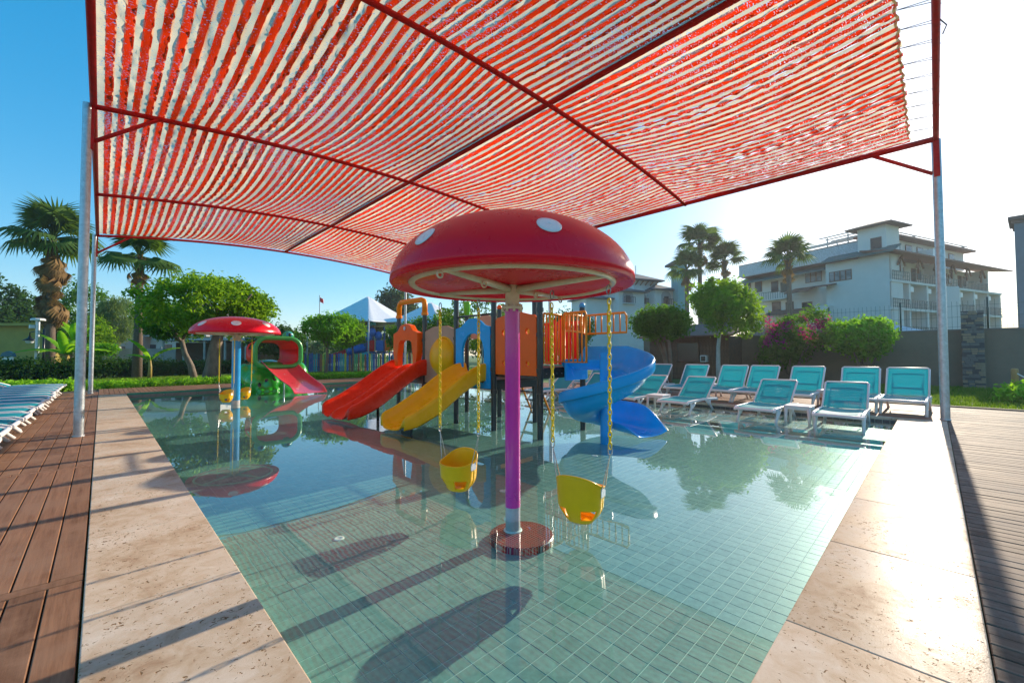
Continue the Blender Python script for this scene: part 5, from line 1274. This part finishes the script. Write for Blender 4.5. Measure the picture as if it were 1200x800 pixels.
# right facade: three balcony storeys between piers
FL_ = [EZ-2.75-2.95*i for i in range(4)]
nb = 7; bwid = XR/nb
for i in range(nb+1):
    x = min(i*bwid, XR-.35); MB().bx(x, x+.36, .0, 1.72, 0, EZ-2.75 if i % 3 else EZ).build('pier', m_hw, hotel)
for j, z in enumerate(FL_[:3]):
    sb_ = MB().bx(0.003, XR, -.12, 1.695, z-.24, z).build('balcony', m_hw, hotel)
    for i in range(nb):
        x0, x1 = i*bwid+.40, (i+1)*bwid-.04
        if j == 0 and i == nb-1: continue
        rl = MB(); MB().bx(x0, x1, -.10, -.05, z+.92, z+.98).build('handrail', m_dgreen, sb_)
        n = 9
        for k in range(n+1): rl.bx(x0+(x1-x0)*k/n-.022, x0+(x1-x0)*k/n+.022, -.09, -.06, z+.02, z+.92)
        for zz in (.1, .5): rl.bx(x0, x1, -.085, -.065, z+zz, z+zz+.04)
        tag(rl.build('balustrade', m_dgreen, sb_), kind='stuff')
        dr_ = MB().bx(x0+.5, x0+1.5, 1.64, 1.72, z+.02, z+2.15).build('balcony_door', m_brown, hotel); MB().bx(x0+.6, x0+1.4, 1.62, 1.645, z+.15, z+2.05).build('pane', m_glassd, dr_)
        wd = MB().bx(x0+1.8, min(x0+2.7, x1-.1), 1.65, 1.72, z+.9, z+2.1).build('window', m_brown, hotel); MB().bx(x0+1.88, min(x0+2.62, x1-.18), 1.63, 1.655, z+1.0, z+2.0).build('pane', m_curt, wd)
        if j == 0:   # little pointed timber brackets under the eave
            xm = (x0+x1)/2; b = MB()
            b.tube([(xm-.75, -.15, EZ-1.15), (xm, -.15, EZ-.15)], .10, 5); b.tube([(xm+.75, -.15, EZ-1.15), (xm, -.15, EZ-.15)], .10, 5); b.build('bracket', m_brown, hotel)
            MB().bx(xm-.08, xm+.08, -.1, .06, z+1.0, EZ-.3).build('bracket_post', m_brown, hotel)
        elif j == 1: MB().bx(x0+.05, x0+.85, .1, .5, z+1.9, z+2.45).build('air_conditioner', m_white, hotel)
slab4('eave', 0, 0, 0, 0, 0, 0, 0, m_roofd) if False else None
b = MB(); b.add([(-.9, -1.1, EZ-.1), (XR+.2, -1.1, EZ-.1), (XR+.2, 2.2, EZ+.5), (-.9, 2.2, EZ+.5), (-.9, -1.1, EZ+.06), (XR+.2, -1.1, EZ+.06), (XR+.2, 2.2, EZ+.66), (-.9, 2.2, EZ+.66)], [(0, 3, 2, 1), (4, 5, 6, 7), (0, 1, 5, 4), (1, 2, 6, 5), (2, 3, 7, 6), (3, 0, 4, 7)]); b.build('eave', m_rooft, hotel)
MB().bx(3.2, XR-2.2, 2.6, Wn-2, EZ+.5, EZ+2.9).build('attic_wall', m_hw, hotel)
MB().bx(2.8, XR-1.6, 1.6, Wn-1.5, EZ+2.902, EZ+3.15).build('attic_roof', m_rooft, hotel)
for i in range(7):
    x = 4.2+i*(XR-8)/7; wd = MB().bx(x, x+1.5, 2.54, 2.60, EZ+1.0, EZ+2.5).build('window', m_brown, hotel); MB().bx(x+.1, x+1.4, 2.52, 2.545, EZ+1.1, EZ+2.4).build('pane', m_curt if i % 2 else m_glassd, wd)
for i in range(4): x = 4+i*(XR-8)/3; MB().bx(x, x+.08, 1.9, 12, EZ+3.15, EZ+3.5).build('solar_rack', m_conc, hotel)
MB().bx(3.5, XR-3, 1.9, 2.0, EZ+3.45, EZ+3.55).build('roof_rail', m_conc, hotel)
MB().bx(12, 15, 1.0, 2.4, EZ+.66, EZ+1.9).build('roof_box', m_white, hotel)
# wing awnings with brown tiles
for (p0, p1, y0) in ((932, 960, 338), (905, 968, 362)):
    a0, z0 = fL(p1, y0, -PD); a1, _ = fL(p0, y0, -PD); slab4('awning', PD-2.4, z0-.5, PD-.02, z0+.25, a0, a1, .14, m_rooft)
a0, z0 = fL(975, 360, 0.3); a1, z1 = fL(960, 336, 0.3); MB().bx(-1.2, -.01, a0, a1, 0, z0+.2).build('stair_bay', m_hw, hotel); slab4('awning', -1.7, z1-.25, -.01, z1+.1, a0-.4, a1+.3, .12, m_rooft)
# low pale roofs between wall and hotel
for (px0, px1, dpt, zt_, nm, lab) in ((900, 990, 30, 2.5, 'poolside_kiosk', 'low kiosk with a shallow brown roof before the hotel'), (1035, 1100, 33, 2.6, 'low_annex', 'low annex with a pale blue grey roof below the hotel')):
    kx, w_ = face_box(nm, lab, 'kiosk' if nm[0] == 'p' else 'annex', px0, px1, dpt, zt_, 4, m_hw, wins=((.5, 1.2, 1.2, .9),))
    slab4('roof', 0, 0, 0, 0, 0, 0, 0, m_rooft) if False else None
    b = MB(); zz = zt_+.08; b.add([(-.5, -.8, zz), (w_+.5, -.8, zz), (w_+.5, 4.4, zz), (-.5, 4.4, zz), (w_*.3, 1.8, zz+1.0), (w_*.7, 1.8, zz+1.0)], [(0, 3, 2, 1), (0, 1, 5, 4), (1, 2, 5), (2, 3, 4, 5), (3, 0, 4)]); b.build('roof', m_rooft if nm[0] == 'p' else plain('pale_sheet', (.50, .56, .60), .5, .08, 2), kx)
tk, w_ = face_box('white_tower_block', 'narrow white tower standing before the hotel balconies beside the steel post', 'tower', 1108, 1123, 38, zat(337, 38), 1.2, m_hw, turn=R(30))
# blue grey tower at the picture's edge
bt, w_ = face_box('blue_tower', 'tall blue grey clad tower with a stepped cornice', 'tower', 1194, 1250, 30, zat(262, 30), 3, plain('blue_cladding', (.12, .19, .24), .7, .12, 2), turn=R(51.5))
zz = zat(262, 30)+.08; MB().bx(-.12, w_+.2, -.12, 3.1, zz, zz+.25).build('cornice', m_roofd, bt); MB().bx(-.28, w_+.3, -.28, 3.2, zz+.252, zz+.5).build('cornice', m_roofd, bt); MB().bx(.6, w_, .5, 2.6, zz+.502, zz+1.7).build('cap', m_roofd, bt)

# ================================================================== CASTLE-LIKE WHITE VILLA
VD = 58; vc = at(757, VD); va = math.atan2(rt.y, rt.x)+R(22); vl = thing('white_villa', 'white villa tower with arched loggias and a slate hip roof', 'building', (vc.x, vc.y, -.08), va)
def vz(py): return zat(py, VD)+.08
kx = VD/FPX
m_slate = plain('slate_roof', (.10, .11, .12), .8, .25, 4, .4, 12); m_vil = plain('villa_white', (.70, .69, .68), .9, .05, .5)
TW = 4.0
MB().bx(-TW/2, TW/2, 0, TW, 0, vz(329)).build('tower', m_vil, vl)
def hip(x0, x1, y0, y1, z, h, mat, name='roof'):
    b = MB(); cx_, cy_ = (x0+x1)/2, (y0+y1)/2
    b.add([(x0, y0, z), (x1, y0, z), (x1, y1, z), (x0, y1, z), (x0, y0, z+.15), (x1, y0, z+.15), (x1, y1, z+.15), (x0, y1, z+.15), (cx_, cy_, z+h)], [(0, 3, 2, 1), (0, 1, 5, 4), (1, 2, 6, 5), (2, 3, 7, 6), (3, 0, 4, 7), (4, 5, 8), (5, 6, 8), (6, 7, 8), (7, 4, 8)]); return b.build(name, mat, vl)
rf_ = hip(-TW/2-.8, TW/2+.8, -.8, TW+.8, vz(329), 1.4, m_slate)
MB().tube([(0, TW/2, vz(329)+1.3), (0, TW/2, vz(329)+2.6)], .05, 6).build('spire', m_dark, rf_)
for i in range(5): x = -TW/2+.3+i*(TW-.6)/4; MB().tube([(x, -.02, vz(334)), (x, -.65, vz(330))], .09, 5).build('bracket', m_brown, vl)
# side wings with arches
def archwin(x, y, z, w, h):
    n = 10; poly = [(-w/2, 0), (w/2, 0), (w/2, h-w/2)]+[(w/2*math.cos(math.pi*i/n), h-w/2+w/2*math.sin(math.pi*i/n)) for i in range(1, n)]+[(-w/2, h-w/2)]
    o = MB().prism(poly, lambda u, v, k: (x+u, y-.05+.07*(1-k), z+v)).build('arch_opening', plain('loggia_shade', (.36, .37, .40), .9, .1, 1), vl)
    MB().bx(x-w*.22, x+w*.22, y-.08, y-.052, z+.02, z+h*.62).build('door', m_glassd, o); MB().bx(x-w/2-.1, x+w/2+.1, y-.5, y-.06, z-.08, z+.02).build('ledge', m_vil, o)
    for i in range(6): MB().bx(x-w/2+i*w/5-.03, x-w/2+i*w/5+.03, y-.48, y-.44, z+.02, z+.8).build('baluster', m_dark, o)
    MB().bx(x-w/2-.05, x+w/2+.05, y-.49, y-.43, z+.8, z+.86).build('handrail', m_dark, o)
MB().bx(TW/2-1.6, TW/2+1.9, -1.5, 3.2, 0, vz(341)).build('wing', m_vil, vl); hip(TW/2-2.1, TW/2+2.4, -2.1, 3.6, vz(341), 1.3, m_slate, 'wing_roof')
MB().bx(-TW/2-3.4, -TW/2+.8, -1.2, 3.6, 0, vz(345)).build('wing', m_vil, vl); hip(-TW/2-3.9, -TW/2+1.2, -1.8, 4, vz(345), 1.0, m_slate, 'wing_roof')
archwin(TW/2+.3, -1.5, vz(358), 1.7, 2.0); archwin(-TW/2-1.9, -1.2, vz(358), 1.7, 1.8); archwin(-.3, -.0, vz(357), .9, 1.5)
MB().bx(TW/2+1.92, TW/2+5.5, .2, 4, 0, vz(352)).build('wing', plain('villa_pink', (.58, .48, .46), .9, .06, 1), vl); MB().bx(TW/2+1.7, TW/2+5.8, -.2, 4.3, vz(352)+.002, vz(352)+.3).build('wing_roof', m_slate, vl)
MB().bx(-TW/2-7.5, -TW/2-3.42, .2, 4, 0, vz(353)).build('wing', m_vil, vl); hip(-TW/2-8, -TW/2-3.2, -.4, 4.4, vz(353), .9, m_slate, 'wing_roof')
tq, w_ = face_box('turquoise_tower', 'slim turquoise tower half hidden by the palm cluster', 'tower', 796, 806, 56, zat(308, 56), 2.5, plain('turquoise_render', (.18, .42, .44), .9, .08, 1))
MB().bx(-.7, w_+.5, -.6, 3, zat(308, 56)+.10, zat(308, 56)+.4).build('roof', m_slate, tq)
# gentle hills and town edge beyond, so the ground does not meet a bare horizon
rg = random.Random(5)
for k in range(22):
    px = -60+k*62+rg.uniform(-18, 18); dpt = rg.uniform(62, 95)
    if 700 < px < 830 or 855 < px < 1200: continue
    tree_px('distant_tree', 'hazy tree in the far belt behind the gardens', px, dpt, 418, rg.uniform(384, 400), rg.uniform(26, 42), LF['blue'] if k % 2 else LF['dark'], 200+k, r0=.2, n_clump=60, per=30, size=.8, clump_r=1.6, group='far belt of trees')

# ================================================================== HAZE: one closed box of thin air round the whole place
hz_ = bpy.data.materials.new('haze_air'); hz_.use_nodes = True; ht_ = hz_.node_tree; ht_.nodes.remove(ht_.nodes['Principled BSDF'])
pv = ht_.nodes.new('ShaderNodeVolumePrincipled'); pv.inputs['Color'].default_value = (.92, .95, 1, 1); pv.inputs['Density'].default_value = .0008; pv.inputs['Anisotropy'].default_value = .4
ht_.links.new(pv.outputs[0], ht_.nodes['Material Output'].inputs['Volume'])
tag(MB().bx(-330, 330, -330, 330, -1.3, 24).build('haze', hz_), kind='stuff')
